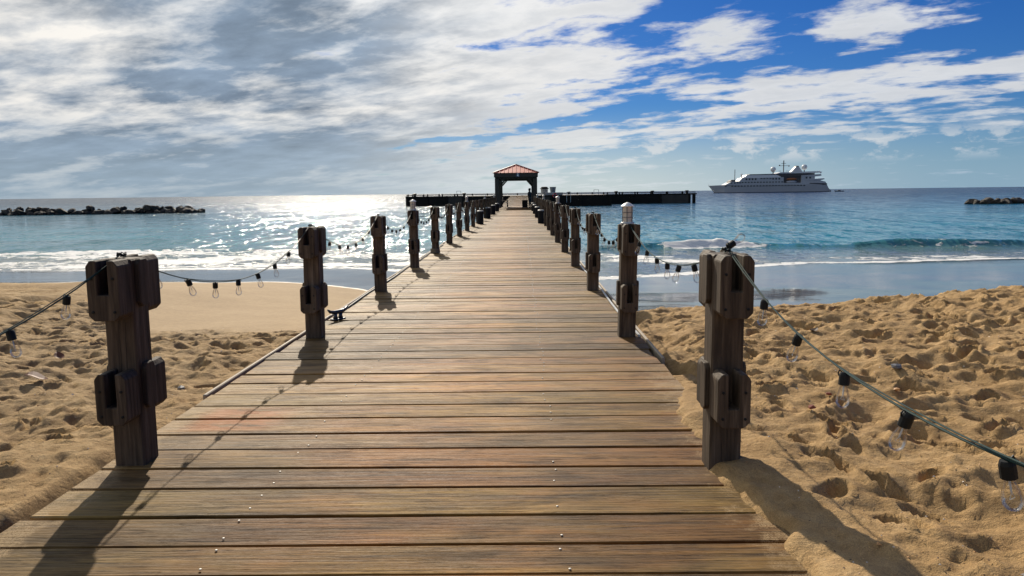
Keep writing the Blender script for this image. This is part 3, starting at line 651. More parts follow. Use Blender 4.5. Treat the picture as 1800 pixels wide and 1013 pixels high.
def strand(f_, nm, label, sags, k_end):
    root = tag(empty('string_lights', (0, 0, 0)), label, 'string lights', 'strings of bulbs along the pier')
    pts = []; socks = []
    for k in range(-1, k_end):
        a = Vector(f_(k)); b2 = Vector(f_(k + 1)); sag = sags.get(k, 0.29)
        off = 0.012 if nm == 'right' else -0.008
        a = a + Vector((off, 0, POST_H + 0.012)); b2 = b2 + Vector((off, 0, POST_H + 0.012))
        n = 26 if k < 3 else 14
        def pt(t):
            # leaves the post top straight through the notch, then hangs
            return a.lerp(b2, t) - Vector((0, 0, sag * (1 - (2 * t - 1) ** 2)))
        for i in range(n): pts.append(pt(i / n))
        yo = (0.56 if nm == 'right' else 0.46) if k == -1 else 0.33
        while yo < 3.375 - 0.42:
            socks.append((pt(1 - yo / 3.375 if k == -1 else yo / 3.375), k)); yo += 0.385 if k == -1 else random.uniform(0.38, 0.415)
    pts.append(Vector(f_(k_end)) + Vector((0, 0, POST_H + 0.012)))
    c = MB(); c.tube(pts, 0.0033, 6); c.build('cable', M['cable'], root)
    pts2 = [p + Vector((0.007 * math.sin(i * 0.55), 0, 0.004 + 0.005 * math.cos(i * 0.55))) for i, p in enumerate(pts)]
    c = MB(); c.tube(pts2, 0.0022, 6); c.build('cable', M['cable'], root)
    for p, k in socks:
        s_ = link('socket', socket_me, None, root, p - Vector((0, 0, 0.002)), (random.uniform(-.22, .22), random.uniform(-.30, .30), random.uniform(0, 6.28)))
        s_.scale = (0.80, 0.80, 0.80); link('bulb', bulb_me, None, s_)
        if k < 4: link('filament_stem', fil_me, None, s_)
    # clips and slack where the cable crosses the tops
    for k in range(0, min(k_end, 6)):
        p = Vector(f_(k)) + Vector((0, 0, POST_H + 0.004)); q = MB()
        for j in range(3):
            ph = random.uniform(0, 6.28); q.tube([p + Vector((0.018 * math.cos(ph + t * 0.9) + random.uniform(-.004, .004), 0.024 * math.sin(ph + t * 0.9), 0.004 + 0.007 * (t % 3))) for t in range(8)], 0.0034, 6)
        q.build('cable_knot', M['black'], root)
strand(PL, 'left', 'string of clear bulbs hung in swags along the left posts of the pier', {-1: 0.30, 0: 0.305, 1: 0.30}, 8)
strand(PR, 'right', 'string of clear bulbs on green cable hung along the right posts of the pier', {-1: 0.285, 0: 0.205, 1: 0.27}, 7)
# a loose bulb lying on the first right post
p_ = PR(0); lb = tag(empty('loose_bulb', (p_[0] + 0.01, p_[1] + 0.0, POST_H + 0.026)), 'clear bulb sticking up from the top of the first right post', 'light bulb'); lb.rotation_euler = (0, R(-118), R(25)); lb.scale = (0.8, 0.8, 0.8)
link('bulb', bulb_me, None, lb); link('socket', socket_me, None, lb)

# ------------------------------------------------------------------ small deck hardware
def cleat(loc, rz, label, s=1.0):
    r = tag(empty('dock_cleat', loc, rz), label, 'cleat', 'mooring cleats on the pier')
    q = MB(); q.tube([(0, -0.155 * s, 0.125 * s), (0, -0.12 * s, 0.098 * s), (0, -0.06 * s, 0.085 * s), (0, 0.06 * s, 0.085 * s), (0, 0.12 * s, 0.098 * s), (0, 0.155 * s, 0.125 * s)], [0.010 * s, 0.017 * s, 0.022 * s, 0.022 * s, 0.017 * s, 0.010 * s], 10)
    q.build('horns', M['iron'], r, smooth=True)
    for yy2 in (-0.04, 0.04): MB().lathe([(0.030 * s, 0.0), (0.020 * s, 0.03 * s), (0.018 * s, 0.085 * s)], 10, (0, yy2 * s, 0.012)).build('leg', M['iron'], r, smooth=True)
    MB().box(-0.04 * s, 0.04 * s, -0.085 * s, 0.085 * s, 0.0, 0.014).build('foot_plate', M['iron'], r, bevel=0.004)
    return r
cleat((-2.02, 8.05, 0.001), R(-28), 'dark horn cleat bolted to the deck beside the second left post')
cleat((-2.02, 17.75, 0.001), R(-10), 'dark horn cleat beside the fifth left post of the pier', 0.95)
cleat((1.0, 17.9, 0.001), R(8), 'dark horn cleat beside the fifth right post of the pier', 0.95)
rp = MB()
for j in range(5): rp.tube([(-2.0 + 0.10 * math.cos(t * 0.5 + j) + 0.0, 17.15 + 0.10 * math.sin(t * 0.5 + j), 0.014 + 0.02 * j) for t in range(14)], 0.013, 6)
tag(rp.build('rope_coil', M['rope']), 'old rope coiled round the foot of the fifth left post', 'rope')
def hose(pts, m, label): 
    q = MB(); q.tube(pts, 0.012, 6); tag(q.build('edge_hose', m), label, 'hose')
hose([(DECK_L + 0.035 + 0.012 * math.sin(y * 1.7), y, 0.012) for y in np.arange(8.4, 20, 0.3)], M['black'], 'thin black hose lying along the left edge of the pier')
hose([(DECK_R - 0.02 + 0.012 * math.sin(y * 1.3), y, 0.012) for y in np.arange(6.9, 16, 0.3)], M['palegrey'], 'pale conduit lying along the right edge of the pier')
bd = MB(); bd.lathe([(0.135, 0.0), (0.14, 0.03), (0.14, 0.52), (0.15, 0.53), (0.15, 0.57), (0.10, 0.60)], 14)
for nm, x0 in (('left', -1.84), ('right', 0.84)):
    for i, y0 in enumerate((33.2, 40.7, 48.2, 56.0)):
        r = tag(empty('short_bollard', (x0, y0, 0.0)), f'squat black bollard inside the {nm} posts, {ORD[i]} from the beach', 'bollard', 'squat black bollards before the pavilion')
        MB().lathe([(0.135, 0.0), (0.14, 0.03), (0.14, 0.54)], 14).build('body', M['rubber'], r)
        MB().lathe([(0.150, 0.54), (0.150, 0.575), (0.10, 0.60)], 14).build('cap', M['grey'], r)

# ------------------------------------------------------------------ pavilion
PVX, PY0, PY1 = -0.47, 63.3, 75.0
pv = tag(empty('pavilion', (PVX, 0, 0)), 'dark timber pavilion with red hipped metal roof standing over the pier', 'pavilion')
for yy2 in (PY0, 0.5 * (PY0 + PY1), PY1):
    for s_ in (-1, 1):
        MB().box(s_ * 1.60 - 0.17, s_ * 1.60 + 0.17, yy2 - 0.17, yy2 + 0.17, -0.04, 2.55).build('column', M['stain'], pv, bevel=0.02)
        for t_ in (0,):
            MB().bar((s_ * 1.49, yy2, 2.02), (s_ * 0.98, yy2, 2.58), 0.11, 0.14).build('brace', M['stain'], pv)
    MB().box(-1.76, 1.76, yy2 - 0.10, yy2 + 0.10, 2.52, 2.74).build('cross_beam', M['stain'], pv)
for s_ in (-1, 1):
    MB().box(s_ * 1.62 - 0.10, s_ * 1.62 + 0.10, PY0 - 0.1, PY1 + 0.1, 2.742, 2.92).build('side_beam', M['stain'], pv)
    MB().box(s_ * 1.80 - 0.03, s_ * 1.80 + 0.03, PY0 - 0.30, PY1 + 0.30, 2.66, 3.0).build('fascia', M['stain'], pv)
for yy2 in (PY0 - 0.33, PY1 + 0.33): MB().box(-1.83, 1.83, yy2 - 0.03, yy2 + 0.03, 2.66, 3.0).build('fascia', M['stain'], pv)
ry0, ry1, rz0, rz1 = PY0 - 0.42, PY1 + 0.42, 3.004, 3.74
A0, A1 = (0, ry0 + 1.85, rz1), (0, ry1 - 1.85, rz1)
cs = [(-1.92, ry0, rz0), (1.92, ry0, rz0), (1.92, ry1, rz0), (-1.92, ry1, rz0)]
rf = MB(); rf.add(cs + [A0, A1], [(0, 1, 4), (1, 2, 5, 4), (2, 3, 5), (3, 0, 4, 5), (3, 2, 1, 0)])
rfo = rf.build('roof', M['roof'], pv)
def seam(a, b2):
    n_ = Vector((0, 0, 0.012)); MB().bar(Vector(a) + n_, Vector(b2) + n_, 0.035, 0.045).build('roof_seam', M['roof'], rfo)
for i in range(-5, 6):
    x0 = i * 0.33; f = 1 - abs(x0) / 1.92
    seam((x0, ry0, rz0), (x0, ry0 + 1.85 * f, rz0 + (rz1 - rz0) * f)); 
yv = ry0 + 0.4
while yv < ry1:
    f = min(1, (yv - ry0) / 1.85, (ry1 - yv) / 1.85)
    for s_ in (-1, 1): seam((s_ * 1.92, yv, rz0), (s_ * 1.92 * (1 - f), yv, rz0 + (rz1 - rz0) * f))
    yv += 0.45
for a, b2 in ((cs[0], A0), (cs[1], A0), (cs[2], A1), (cs[3], A1), (A0, A1)): MB().bar(Vector(a) + Vector((0, 0, .02)), Vector(b2) + Vector((0, 0, .02)), 0.09, 0.06).build('ridge_cap', M['roofedge'], rfo)
# little sign and hanging lamp on the front beam
sg = tag(empty('pavilion_sign', (PVX + 0.16, PY0 - 0.372, 2.83)), 'small dark sign with a pale figure on the front beam of the pavilion', 'sign')
MB().box(-0.16, 0.16, -0.012, 0.008, -0.15, 0.15).build('plate', M['navy'], sg)
fg = MB(); fg.lathe([(0.0, -0.002), (0.045, 0.0), (0.045, 0.006)], 12); 
for i, v in enumerate(fg.v): fg.v[i] = (v[0], -0.014 - v[2], v[1] + 0.085)
fg.prism([(-0.04, 0.03), (0.04, 0.03), (0.085, -0.11), (-0.085, -0.11)], 'y', -0.020, -0.013); fg.build('figure', M['white'], sg)
hl = tag(empty('hanging_lamp', (PVX + 0.03, PY0, 2.34)), 'small lamp hanging under the front beam of the pavilion', 'lamp')
MB().lathe([(0.02, 0.0), (0.06, 0.03), (0.06, 0.10), (0.02, 0.13)], 10).build('shade', M['black'], hl); MB().bar((0, 0, 0.12), (0, 0, 0.20), 0.015).build('stem', M['black'], hl)

# bench beyond the left columns, bin and person by the right ones
def bench(loc, rz, label):
    r = tag(empty('bench', loc, rz), label, 'bench')
    for i in range(4): MB().box(-1.1, 1.1, -0.05 + i * 0.11 - 0.15, 0.045 + i * 0.11 - 0.15, 0.43, 0.47).build('seat_slat', M['edge'], r)
    for i in range(3): MB().box(-1.1, 1.1, 0.28, 0.32, 0.56 + i * 0.13, 0.66 + i * 0.13).build('back_slat', M['edge'], r)
    for s_ in (-1, 1):
        MB().box(s_ * 1.0 - 0.04, s_ * 1.0 + 0.04, -0.2, -0.12, 0, 0.62).build('leg', M['dark'], r); MB().box(s_ * 1.0 - 0.04, s_ * 1.0 + 0.04, 0.33, 0.41, 0, 0.93).build('leg', M['dark'], r)
        MB().box(s_ * 1.0 - 0.05, s_ * 1.0 + 0.05, -0.24, 0.36, 0.62, 0.66).build('armrest', M['edge'], r)
bench((-1.55, 72.6, 0.0), R(90), 'pale slatted bench on the left inside the pavilion')
bn = tag(empty('litter_bin', (0.28, 67.6, 0.0)), 'square black litter bin standing by the right pavilion column', 'bin')
MB().box(-0.25, 0.25, -0.25, 0.25, 0.03, 0.64).build('body', M['rubber'], bn, bevel=0.02); MB().box(-0.27, 0.27, -0.27, 0.27, 0.642, 0.70).build('lid', M['black'], bn, bevel=0.02)
for s_ in (-1, 1): MB().box(s_ * 0.2 - 0.03, s_ * 0.2 + 0.03, -0.2, 0.2, 0.0, 0.03).build('foot', M['black'], bn)

def person(loc, rz, label):
    r = tag(empty('person', loc, rz), label, 'person')
    J = {'pel': (0, 0, .92, .125), 'wai': (0, 0, 1.08, .115), 'che': (0, .01, 1.30, .145), 'nec': (0, 0, 1.46, .05), 'hea': (0, -.02, 1.57, .085), 'top': (0, -.01, 1.66, .07),
         'shl': (-.19, .01, 1.39, .06), 'ell': (-.25, .03, 1.12, .045), 'wrl': (-.22, -.12, .92, .032), 'hdl': (-.20, -.18, .86, .03),
         'shr': (.19, .01, 1.39, .06), 'elr': (.24, -.02, 1.13, .045), 'wrr': (.10, -.20, 1.12, .032), 'hdr': (.03, -.23, 1.13, .03),
         'hil': (-.10, 0, .86, .095), 'knl': (-.11, -.03, .48, .062), 'anl': (-.11, .02, .09, .042), 'tol': (-.12, -.13, .035, .035),
         'hir': (.10, 0, .86, .095), 'knr': (.13, -.01, .48, .062), 'anr': (.15, .03, .09, .042), 'tor': (.17, -.11, .035, .035)}
    E_ = ['pel wai', 'wai che', 'che nec', 'nec hea', 'hea top', 'che shl', 'shl ell', 'ell wrl', 'wrl hdl', 'che shr', 'shr elr', 'elr wrr', 'wrr hdr', 'pel hil', 'hil knl', 'knl anl', 'anl tol', 'pel hir', 'hir knr', 'knr anr', 'anr tor']
    ks = list(J); me = bpy.data.meshes.new('body'); me.from_pydata([J[k][:3] for k in ks], [tuple(ks.index(q) for q in e.split()) for e in E_], [])
    o = bpy.data.objects.new('body_skeleton', me); col.objects.link(o)
    sk_ = o.modifiers.new('skin', 'SKIN'); o.modifiers.new('sub', 'SUBSURF').levels = 1
    for i, k in enumerate(ks): me.skin_vertices[0].data[i].radius = (J[k][3],) * 2; me.skin_vertices[0].data[i].use_root = (k == 'pel')
    dg = bpy.context.evaluated_depsgraph_get(); bm_ = bpy.data.meshes.new_from_object(o.evaluated_get(dg)); bpy.data.objects.remove(o)
    bm_.materials.clear()
    for q in (M['cloth'], M['trouser'], M['skin'], M['black']): bm_.materials.append(q)
    for p in bm_.polygons:
        c = p.center; p.use_smooth = True
        p.material_index = 2 if (c.z > 1.47 or (c.y < -0.13 and 0.8 < c.z < 1.2)) else (3 if c.z < 0.11 else (1 if c.z < 0.95 else 0))
    link('body', bm_, None, r)
    h2 = MB(); h2.lathe([(0.185, 1.615), (0.19, 1.625), (0.11, 1.635), (0.10, 1.72), (0.06, 1.745)], 18, (0, -0.01, 0)); h2.build('hat', M['black'], r, smooth=True)
    hr = MB(); hr.lathe([(0.02, 1.50), (0.085, 1.52), (0.098, 1.60), (0.09, 1.64)], 14, (0, 0.022, 0)); hr.build('hair', M['black'], r, smooth=True)
    fc = MB(); fc.lathe([(0.004, 0.0), (0.012, 0.006), (0.004, 0.035)], 8, (0, -0.108, 1.545)); fc.build('nose', M['skin'], r, smooth=True)
person((0.70, 67.0, 0.0), R(60), 'person in dark clothes and a brimmed hat standing by the right pavilion column')

# ------------------------------------------------------------------ dock at the end of the pier
DZ = 0.80
dk = tag(empty('sea_dock', (0, 0, 0)), 'long dark timber dock lying across the far end of the pier', 'dock')
dslab = MB(); dslab.box(-11.5, 17.2, 145.0, 171.5, DZ - 0.30, DZ); dslab.build('deck', M['concrete'], dk)
MB().box(-25.2, -11.52, 164.0, 171.5, DZ - 0.30, DZ - 0.004).build('deck', M['concrete'], dk)
MB().box(17.22, 37.6, 164.0, 171.5, DZ - 0.30, DZ - 0.004).build('deck', M['concrete'], dk)
def front(x0, x1, yf, step, skip_last=False):
    n = max(1, round((x1 - x0) / step)); s_ = (x1 - x0) / n
    for i in range(n + 1):
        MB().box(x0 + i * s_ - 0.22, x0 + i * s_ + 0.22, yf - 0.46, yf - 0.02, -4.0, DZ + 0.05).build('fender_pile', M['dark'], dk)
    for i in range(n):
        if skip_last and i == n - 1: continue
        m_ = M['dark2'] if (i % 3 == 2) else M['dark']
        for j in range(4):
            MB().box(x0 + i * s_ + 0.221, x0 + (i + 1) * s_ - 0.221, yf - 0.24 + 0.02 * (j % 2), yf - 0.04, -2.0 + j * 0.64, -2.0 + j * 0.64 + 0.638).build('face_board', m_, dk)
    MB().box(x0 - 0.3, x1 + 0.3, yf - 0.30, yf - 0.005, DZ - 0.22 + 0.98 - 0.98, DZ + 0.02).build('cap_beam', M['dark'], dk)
def curb(x0, x1, yf, z0=DZ):
    MB().box(x0, x1, yf, yf + 0.22, z0 + 0.20, z0 + 0.36).build('curb_rail', M['dark'], dk)
    x = x0 + 0.4
    while x < x1: MB().box(x - 0.14, x + 0.14, yf + 0.01, yf + 0.21, z0 - 0.01, z0 + 0.46).build('curb_block', M['dark'], dk); x += 3.4
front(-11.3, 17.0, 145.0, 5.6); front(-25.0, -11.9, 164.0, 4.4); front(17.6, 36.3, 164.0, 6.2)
MB().box(37.0, 37.6, 163.6, 164.2, -4.0, DZ + 0.05).build('fender_pile', M['dark'], dk)
MB().box(36.3, 37.9, 163.75, 163.99, DZ - 0.22, DZ + 0.02).build('cap_beam', M['dark'], dk)
curb(-25.2, -11.6, 164.1); curb(17.4, 37.7, 164.1); curb(-25.2, 37.7, 171.2)
for x0, yy2, nm in ((-23.4, 165.0, 'at the left end of the dock'), (-12.6, 165.0, 'left of the pavilion near a hoop ladder'), (10.5, 168.5, 'behind the middle of the dock right of the pavilion'), (20.6, 165.0, 'just right of the dock step'), (28.5, 165.0, 'between two others on the right wing of the dock'), (36.0, 165.0, 'at the right end of the dock')):
    r = tag(empty('mooring_bollard', (x0, yy2, DZ)), 'black mooring bollard ' + nm, 'bollard', 'mooring bollards on the dock')
    MB().lathe([(0.34, 0.0), (0.27, 0.08), (0.24, 0.40)], 14).build('stem', M['black'], r); MB().lathe([(0.26, 0.40), (0.42, 0.47), (0.42, 0.62), (0.22, 0.68)], 14).build('head', M['black'], r)
for x0, nm in ((-13.6, 'left'), (14.4, 'right')):
    r = tag(empty('ladder_hoop', (x0, 163.0 if x0 < 0 else 146.0, DZ)), f'thin metal ladder hoop rising from the dock {nm} of the pavilion', 'ladder')
    for s_ in (-0.45, 0.45): MB().bar((s_, 0, 0), (s_, 0, 1.05 if x0 < 0 else 0.95), 0.07).build('upright', M['grey'], r)
    MB().bar((-0.48, 0, 1.06 if x0 < 0 else 0.96), (0.48, 0, 1.06 if x0 < 0 else 0.96), 0.06).build('top_bar', M['grey'], r)
cb = tag(empty('utility_cabinet', (6.3, 146.6, DZ)), 'low grey cabinet on the dock right of the pavilion, behind the posts', 'cabinet')
MB().box(-1.6, 1.6, -0.6, 0.6, 0.0, 0.46).build('body', M['grey'], cb, bevel=0.03); MB().box(-1.65, 1.65, -0.65, 0.65, 0.462, 0.54).build('lid', M['palegrey'], cb, bevel=0.02)
MB().box(-1.5, 0.6, -0.625, -0.602, 0.20, 0.30).build('stripe', M['palegrey'], cb)
tk = tag(empty('water_tank', (4.45, 148.4, DZ)), 'round pale tank with black domed lid on the dock', 'tank')
MB().lathe([(0.68, 0.0), (0.68, 1.02), (0.70, 1.04), (0.70, 1.12), (0.68, 1.14), (0.68, 1.22)], 20).build('body', M['midgrey'], tk)
for z in (0.45, 0.80): MB().lathe([(0.69, z), (0.72, z + .03), (0.72, z + 0.09), (0.69, z + .12)], 20).build('band', M['grey'], tk)
MB().lathe([(0.86, 1.22), (0.88, 1.30), (0.66, 1.50), (0.62, 1.62), (0.30, 1.68)], 20).build('lid', M['rubber'], tk)
bk = tag(empty('grey_tub', (6.05, 146.7, DZ + 0.541)), 'grey tapered tub standing on the dock cabinet', 'tub')
MB().lathe([(0.48, 0.0), (0.60, 0.98)], 18).build('body', M['grey'], bk); MB().lathe([(0.62, 0.98), (0.64, 1.0), (0.63, 1.06)], 18).build('rim', M['grey'], bk)
lr = tag(empty('lifebuoy', (6.35, 144.35, DZ - 0.06)), 'red ring lifebuoy hung on the dock front right of the pavilion', 'lifebuoy')
q = MB(); q.tube([(0.36 * math.cos(t * math.pi / 12), 0, 0.36 * math.sin(t * math.pi / 12)) for t in range(25)], 0.10, 8); q.build('ring', M['red'], lr, smooth=True)
for k in range(4):
    a = k * math.pi / 2 + .78; MB().tube([(0.36 * math.cos(a - .1), 0, 0.36 * math.sin(a - .1)), (0.36 * math.cos(a + .1), 0, 0.36 * math.sin(a + .1))], 0.106, 8).build('band', M['white'], lr)
gr = tag(empty('steel_gangway_rail', (8.9, 144.5, DZ)), 'thin steel gangway rail on the dock edge right of the lifebuoy', 'railing')
for x0 in (-0.3, 0.45): MB().bar((x0, 0, -1.4), (x0, 0, 0.55), 0.06).build('upright', M['steel'], gr)
for z in (0.1, 0.52): MB().bar((-0.33, 0, z), (0.48, 0, z), 0.05).build('rail', M['steel'], gr)

# ------------------------------------------------------------------ breakwaters
rocks = []
for i in range(7):
    bm = bmesh.new(); bmesh.ops.create_icosphere(bm, subdivisions=2, radius=1.0); rr = random.Random(i)
    planes = [(Vector((rr.gauss(0, 1), rr.gauss(0, 1), rr.gauss(0, 1))).normalized(), rr.uniform(0.50, 0.85)) for _ in range(11)]
    for v in bm.verts:
        for n_, d_ in planes:
            e_ = v.co.dot(n_) - d_
            if e_ > 0: v.co -= n_ * e_
        v.co *= 1 + rr.uniform(-.05, .05)
    me = bpy.data.meshes.new('rock'); bm.to_mesh(me); bm.free(); me.materials.append(M['rock']); rocks.append(me)
def breakwater(x0, x1, y0, y1, n, hmax, label, tipx):
    r = tag(empty('breakwater', ((x0 + x1) / 2, (y0 + y1) / 2, WATER)), label, 'breakwater')
    for i in range(n):
        t = (i + random.random()) / n; lay = random.choice([0, 0, 0, 0, 1, 1, 2]); x = x0 + (x1 - x0) * t; dtip = min(1, abs(x - tipx) / 2.5)
        o = link('rock', random.choice(rocks), None, r); s_ = random.uniform(0.5, 0.92) * (1.0 if lay < 2 else 0.8)
        o.scale = (s_ * random.uniform(1.0, 1.45), s_ * random.uniform(.8, 1.1), s_ * random.uniform(.65, .95))
        o.location = (x - (x0 + x1) / 2, (y0 + (y1 - y0) * t) - (y0 + y1) / 2 + random.uniform(-1.7, 1.7) * (1 - lay / 3), (0.05 + lay * hmax * 0.42 * dtip))
        o.rotation_euler = (random.uniform(-.4, .4), random.uniform(-.4, .4), random.uniform(0, 6.28))
breakwater(-112, -53.2, 117.5, 124.5, 240, 0.95, 'long low breakwater of dark boulders in the sea at the left', -53.2)
breakwater(71.6, 112, 121.5, 121, 110, 0.55, 'short low breakwater of brown boulders in the sea at the right edge', 71.6)

# ------------------------------------------------------------------ cruise ship
SHIP_Y = 758.0; U_ = 0.0832
SXo = (1243 - 917.08) / 1316 * SHIP_Y - 1.0
ship = tag(empty('cruise_ship', (SXo, SHIP_Y, WATER)), 'white cruise ship with two radar domes anchored on the horizon at the right', 'ship')
ux = lambda zx: (zx - 165) * U_
uz = lambda zy: (472 - zy) * U_
HB = 8.0
def hull():
    st = [(165, 385, 385, 0.2), (182, 384, 402, 1.2), (205, 383, 428, 2.6), (232, 382, 456, 3.8), (262, 381, 480, 4.8), (340, 378, 480, 6.6), (430, 378, 480, 7.6), (560, 378, 480, 8.0), (1000, 378, 480, 8.0), (1400, 378, 480, 8.0), (1480, 386, 480, 7.8), (1530, 400, 480, 7.5), (1570, 430, 480, 7.2), (1600, 462, 480, 7.0)]
    q = MB(); vs = []
    for zx, t_, b_, hb in st:
        lo = hb * 0.86 if zx > 300 else hb * 0.55
        vs += [(ux(zx), -hb, uz(t_)), (ux(zx), -(hb + lo) / 2, uz((t_ + b_) / 2)), (ux(zx), -lo, uz(b_)), (ux(zx), lo, uz(b_)), (ux(zx), (hb + lo) / 2, uz((t_ + b_) / 2)), (ux(zx), hb, uz(t_))]
    n = 6; fs = []
    for i in range(len(st) - 1):
        for k in range(n): fs.append((i * n + k, i * n + (k + 1) % n, (i + 1) * n + (k + 1) % n, (i + 1) * n + k))
    fs += [tuple(range(n)), tuple((len(st) - 1) * n + k for k in range(n))]
    q.add(vs, fs); return q
hullo = hull().build('hull', M['hull'], ship)
bt = MB(); bt.prism([(ux(246), uz(466)), (ux(1602), uz(466)), (ux(1602), uz(480)), (ux(262), uz(480))], 'y', -HB * 0.93, HB * 0.93); bt.build('boot_line', M['bootline'], hullo)
def dk_(name, poly, hw, m, parent=ship): return MB().prism([(ux(a), uz(b)) for a, b in poly], 'y', -hw, hw).build(name, m, parent)
dk_('deckhouse', [(340, 377.9), (412, 340), (505, 337), (540, 297), (1030, 293), (1030, 362), (1240, 362), (1240, 377.9)], 7.95, M['hull'])
dk_('lifeboat_recess', [(1030, 361.5), (1030, 288), (1250, 288), (1250, 361.5)], 5.6, M['shipdark'])
dk_('stern_house', [(1240.5, 362), (1240.5, 288), (1400, 288), (1400, 322), (1460, 322), (1500, 377.9), (1240.5, 377.9)], 7.4, M['hull'])
dk_('side_screen', [(1030, 377.9), (1050, 362.2), (1240, 362.2), (1240, 377.9)], 7.97, M['hull'])
dk_('bridge_deck', [(560, 296.9), (600, 262), (945, 262), (1000, 288), (1000, 293)], 7.0, M['white'])
dk_('bridge_roof', [(620, 261.9), (630, 255), (950, 252), (950, 261.9)], 7.2, M['shipdark'])
dk_('upper_house', [(945.5, 287.9), (945.5, 250), (1400, 250), (1400, 270), (1380, 287.9)], 6.6, M['shipdark'])
dk_('sun_awning', [(960, 249.9), (990, 236), (1440, 228), (1485, 236), (1480, 244), (1300, 249.9)], 7.4, M['white'])
dk_('stern_deck', [(1240, 287.9), (1240, 276), (1470, 262), (1478, 280), (1440, 287.9)], 7.6, M['hull'])
dk_('stern_deck', [(1300, 333), (1300, 325), (1510, 312), (1515, 322), (1480, 333)], 7.7, M['hull'])
dk_('stern_deck', [(1340, 372), (1340, 364), (1545, 372), (1548, 384), (1500, 390)], 7.75, M['shipdark'])
dk_('stern_fin', [(1455, 386), (1480, 340), (1530, 352), (1575, 440), (1530, 405)], 7.0, M['hull'])
dk_('funnel', [(1135, 235), (1195, 170), (1228, 172), (1275, 235)], 3.0, M['hull'])
dk_('funnel_cap', [(1193, 169.5), (1199, 160), (1226, 162), (1230, 171.5)], 2.6, M['shipdark'])
dk_('forward_screen', [(345, 379), (400, 345), (400, 338), (425, 318), (470, 318), (470, 338), (505, 337)], 5.0, M['shipdark'])
for zx, zy, r_ in ((930, 200, 32), (1300, 178, 33), (555, 257, 12)):
    dm = MB(); rr_ = r_ * U_; dm.lathe([(rr_ * math.sin(t) + .01, -rr_ * math.cos(t)) for t in np.linspace(0, math.pi, 12)], 18, (ux(zx), -1.0, uz(zy))); d0 = dm.build('radar_dome', M['white'], ship, smooth=True)
    MB().bar((ux(zx), -1.0, uz(zy) - rr_ * 0.9), (ux(zx), -1.0, uz(zy) - rr_ - 3.0), 0.8).build('dome_stand', M['shipdark'], d0)
mst = MB(); mst.bar((ux(1057), 0, uz(245)), (ux(1057), 0, uz(95)), 0.75).build('mast', M['shipdark'], ship)
mo = [c for c in ship.children if c.name.startswith('mast')][0]
for zx0, zx1, zy in ((1005, 1110, 157), (1030, 1085, 130), (1000, 1030, 220), (1085, 1130, 220)): MB().bar((ux(zx0), 0, uz(zy)), (ux(zx1), 0, uz(zy)), 0.5, 0.35).build('yard', M['shipdark'], mo)
for zx, zy in ((1008, 153), (1120, 160)): MB().lathe([(0.4, 0), (0.7, .3), (0.7, 1.0), (0.3, 1.3)], 8, (ux(zx), 0, uz(zy + 8))).build('aerial', M['shipdark'], mo)
MB().bar((ux(478), 0, uz(330)), (ux(478), 0, uz(195)), 0.5).build('foremast', M['shipdark'], ship)
MB().bar((ux(168), 0, uz(388)), (ux(168), 0, uz(368)), 0.3).build('jackstaff', M['white'], ship)
MB().bar((ux(1483), 0, uz(245)), (ux(1490), 0, uz(212)), 0.25).build('flagstaff', M['white'], ship)
fl = MB(); fl.add([(ux(1486), 0, uz(222)), (ux(1512), 0.6, uz(246)), (ux(1506), 0.3, uz(254)), (ux(1484), -0.2, uz(236)), (ux(1486), 0.12, uz(222)), (ux(1512), 0.72, uz(246)), (ux(1506), 0.42, uz(254)), (ux(1484), -0.08, uz(236))], [(0, 1, 2, 3), (7, 6, 5, 4), (0, 4, 5, 1), (1, 5, 6, 2), (2, 6, 7, 3), (3, 7, 4, 0)]); fl.build('flag', M['red'], ship)
wq = MB(); wq.box(-0.9, 0.9, -0.10, 0.10, -0.5, 0.5); win_me = wq.mesh('window', [M['shipglass']])
wq = MB(); wq.box(-0.85, 0.85, -0.10, 0.10, -0.85, 0.85); winb_me = wq.mesh('window', [M['shipglass']])
def wins(zx0, zx1, step, zy, yoff, me=win_me):
    zx = zx0
    while zx <= zx1: link('window', me, None, ship, (ux(zx), -yoff, uz(zy))); zx += step
wins(425, 1290, 37, 393, 8.02 - 0.12); wins(545, 1025, 36, 350, 7.98); wins(590, 720, 36, 313, 7.98, winb_me); wins(765, 880, 36, 308, 7.98); wins(905, 1010, 36, 311, 7.98, winb_me); wins(1302, 1345, 42, 303, 7.43, winb_me)
for zx, zy in ((350, 393), (385, 391), (415, 356), (450, 356), (485, 354), (515, 354)): link('window', win_me, None, ship, (ux(zx), -(6.62 if zx < 400 else 7.98), uz(zy)))
dk_('bridge_window_band', [(640, 259), (640, 257), (940, 255), (940, 259)], 7.23, M['shipglass'])
lbq = MB(); lbq.lathe([(0.05, 0), (1.1, 1.6), (1.5, 4.0), (1.5, 7.0), (1.1, 9.4), (0.05, 11)], 10)
lbq.v = [(v[2] - 5.5, v[0], v[1] * 0.85) for v in lbq.v]
for zx, zy, m_ in ((1130, 318, M['orange']), (1128, 350, M['hull'])): link('lifeboat', lbq.mesh('lifeboat', [m_], smooth=True), None, ship, (ux(zx), -6.9, uz(zy)))
tb = tag(empty('tender_boat', (SXo + ux(1690), SHIP_Y - 8, WATER)), 'low dark tender boat lying just behind the stern of the cruise ship', 'boat')
MB().prism([(-4.6, 1.1), (-3.6, -0.2), (4.2, -0.2), (4.6, 0.9), (0, 0.75)], 'y', -1.2, 1.2).build('hull', M['bootline'], tb); MB().box(-1.4, 1.2, -0.8, 0.8, 0.72, 1.5).build('cabin', M['shipdark'], tb)

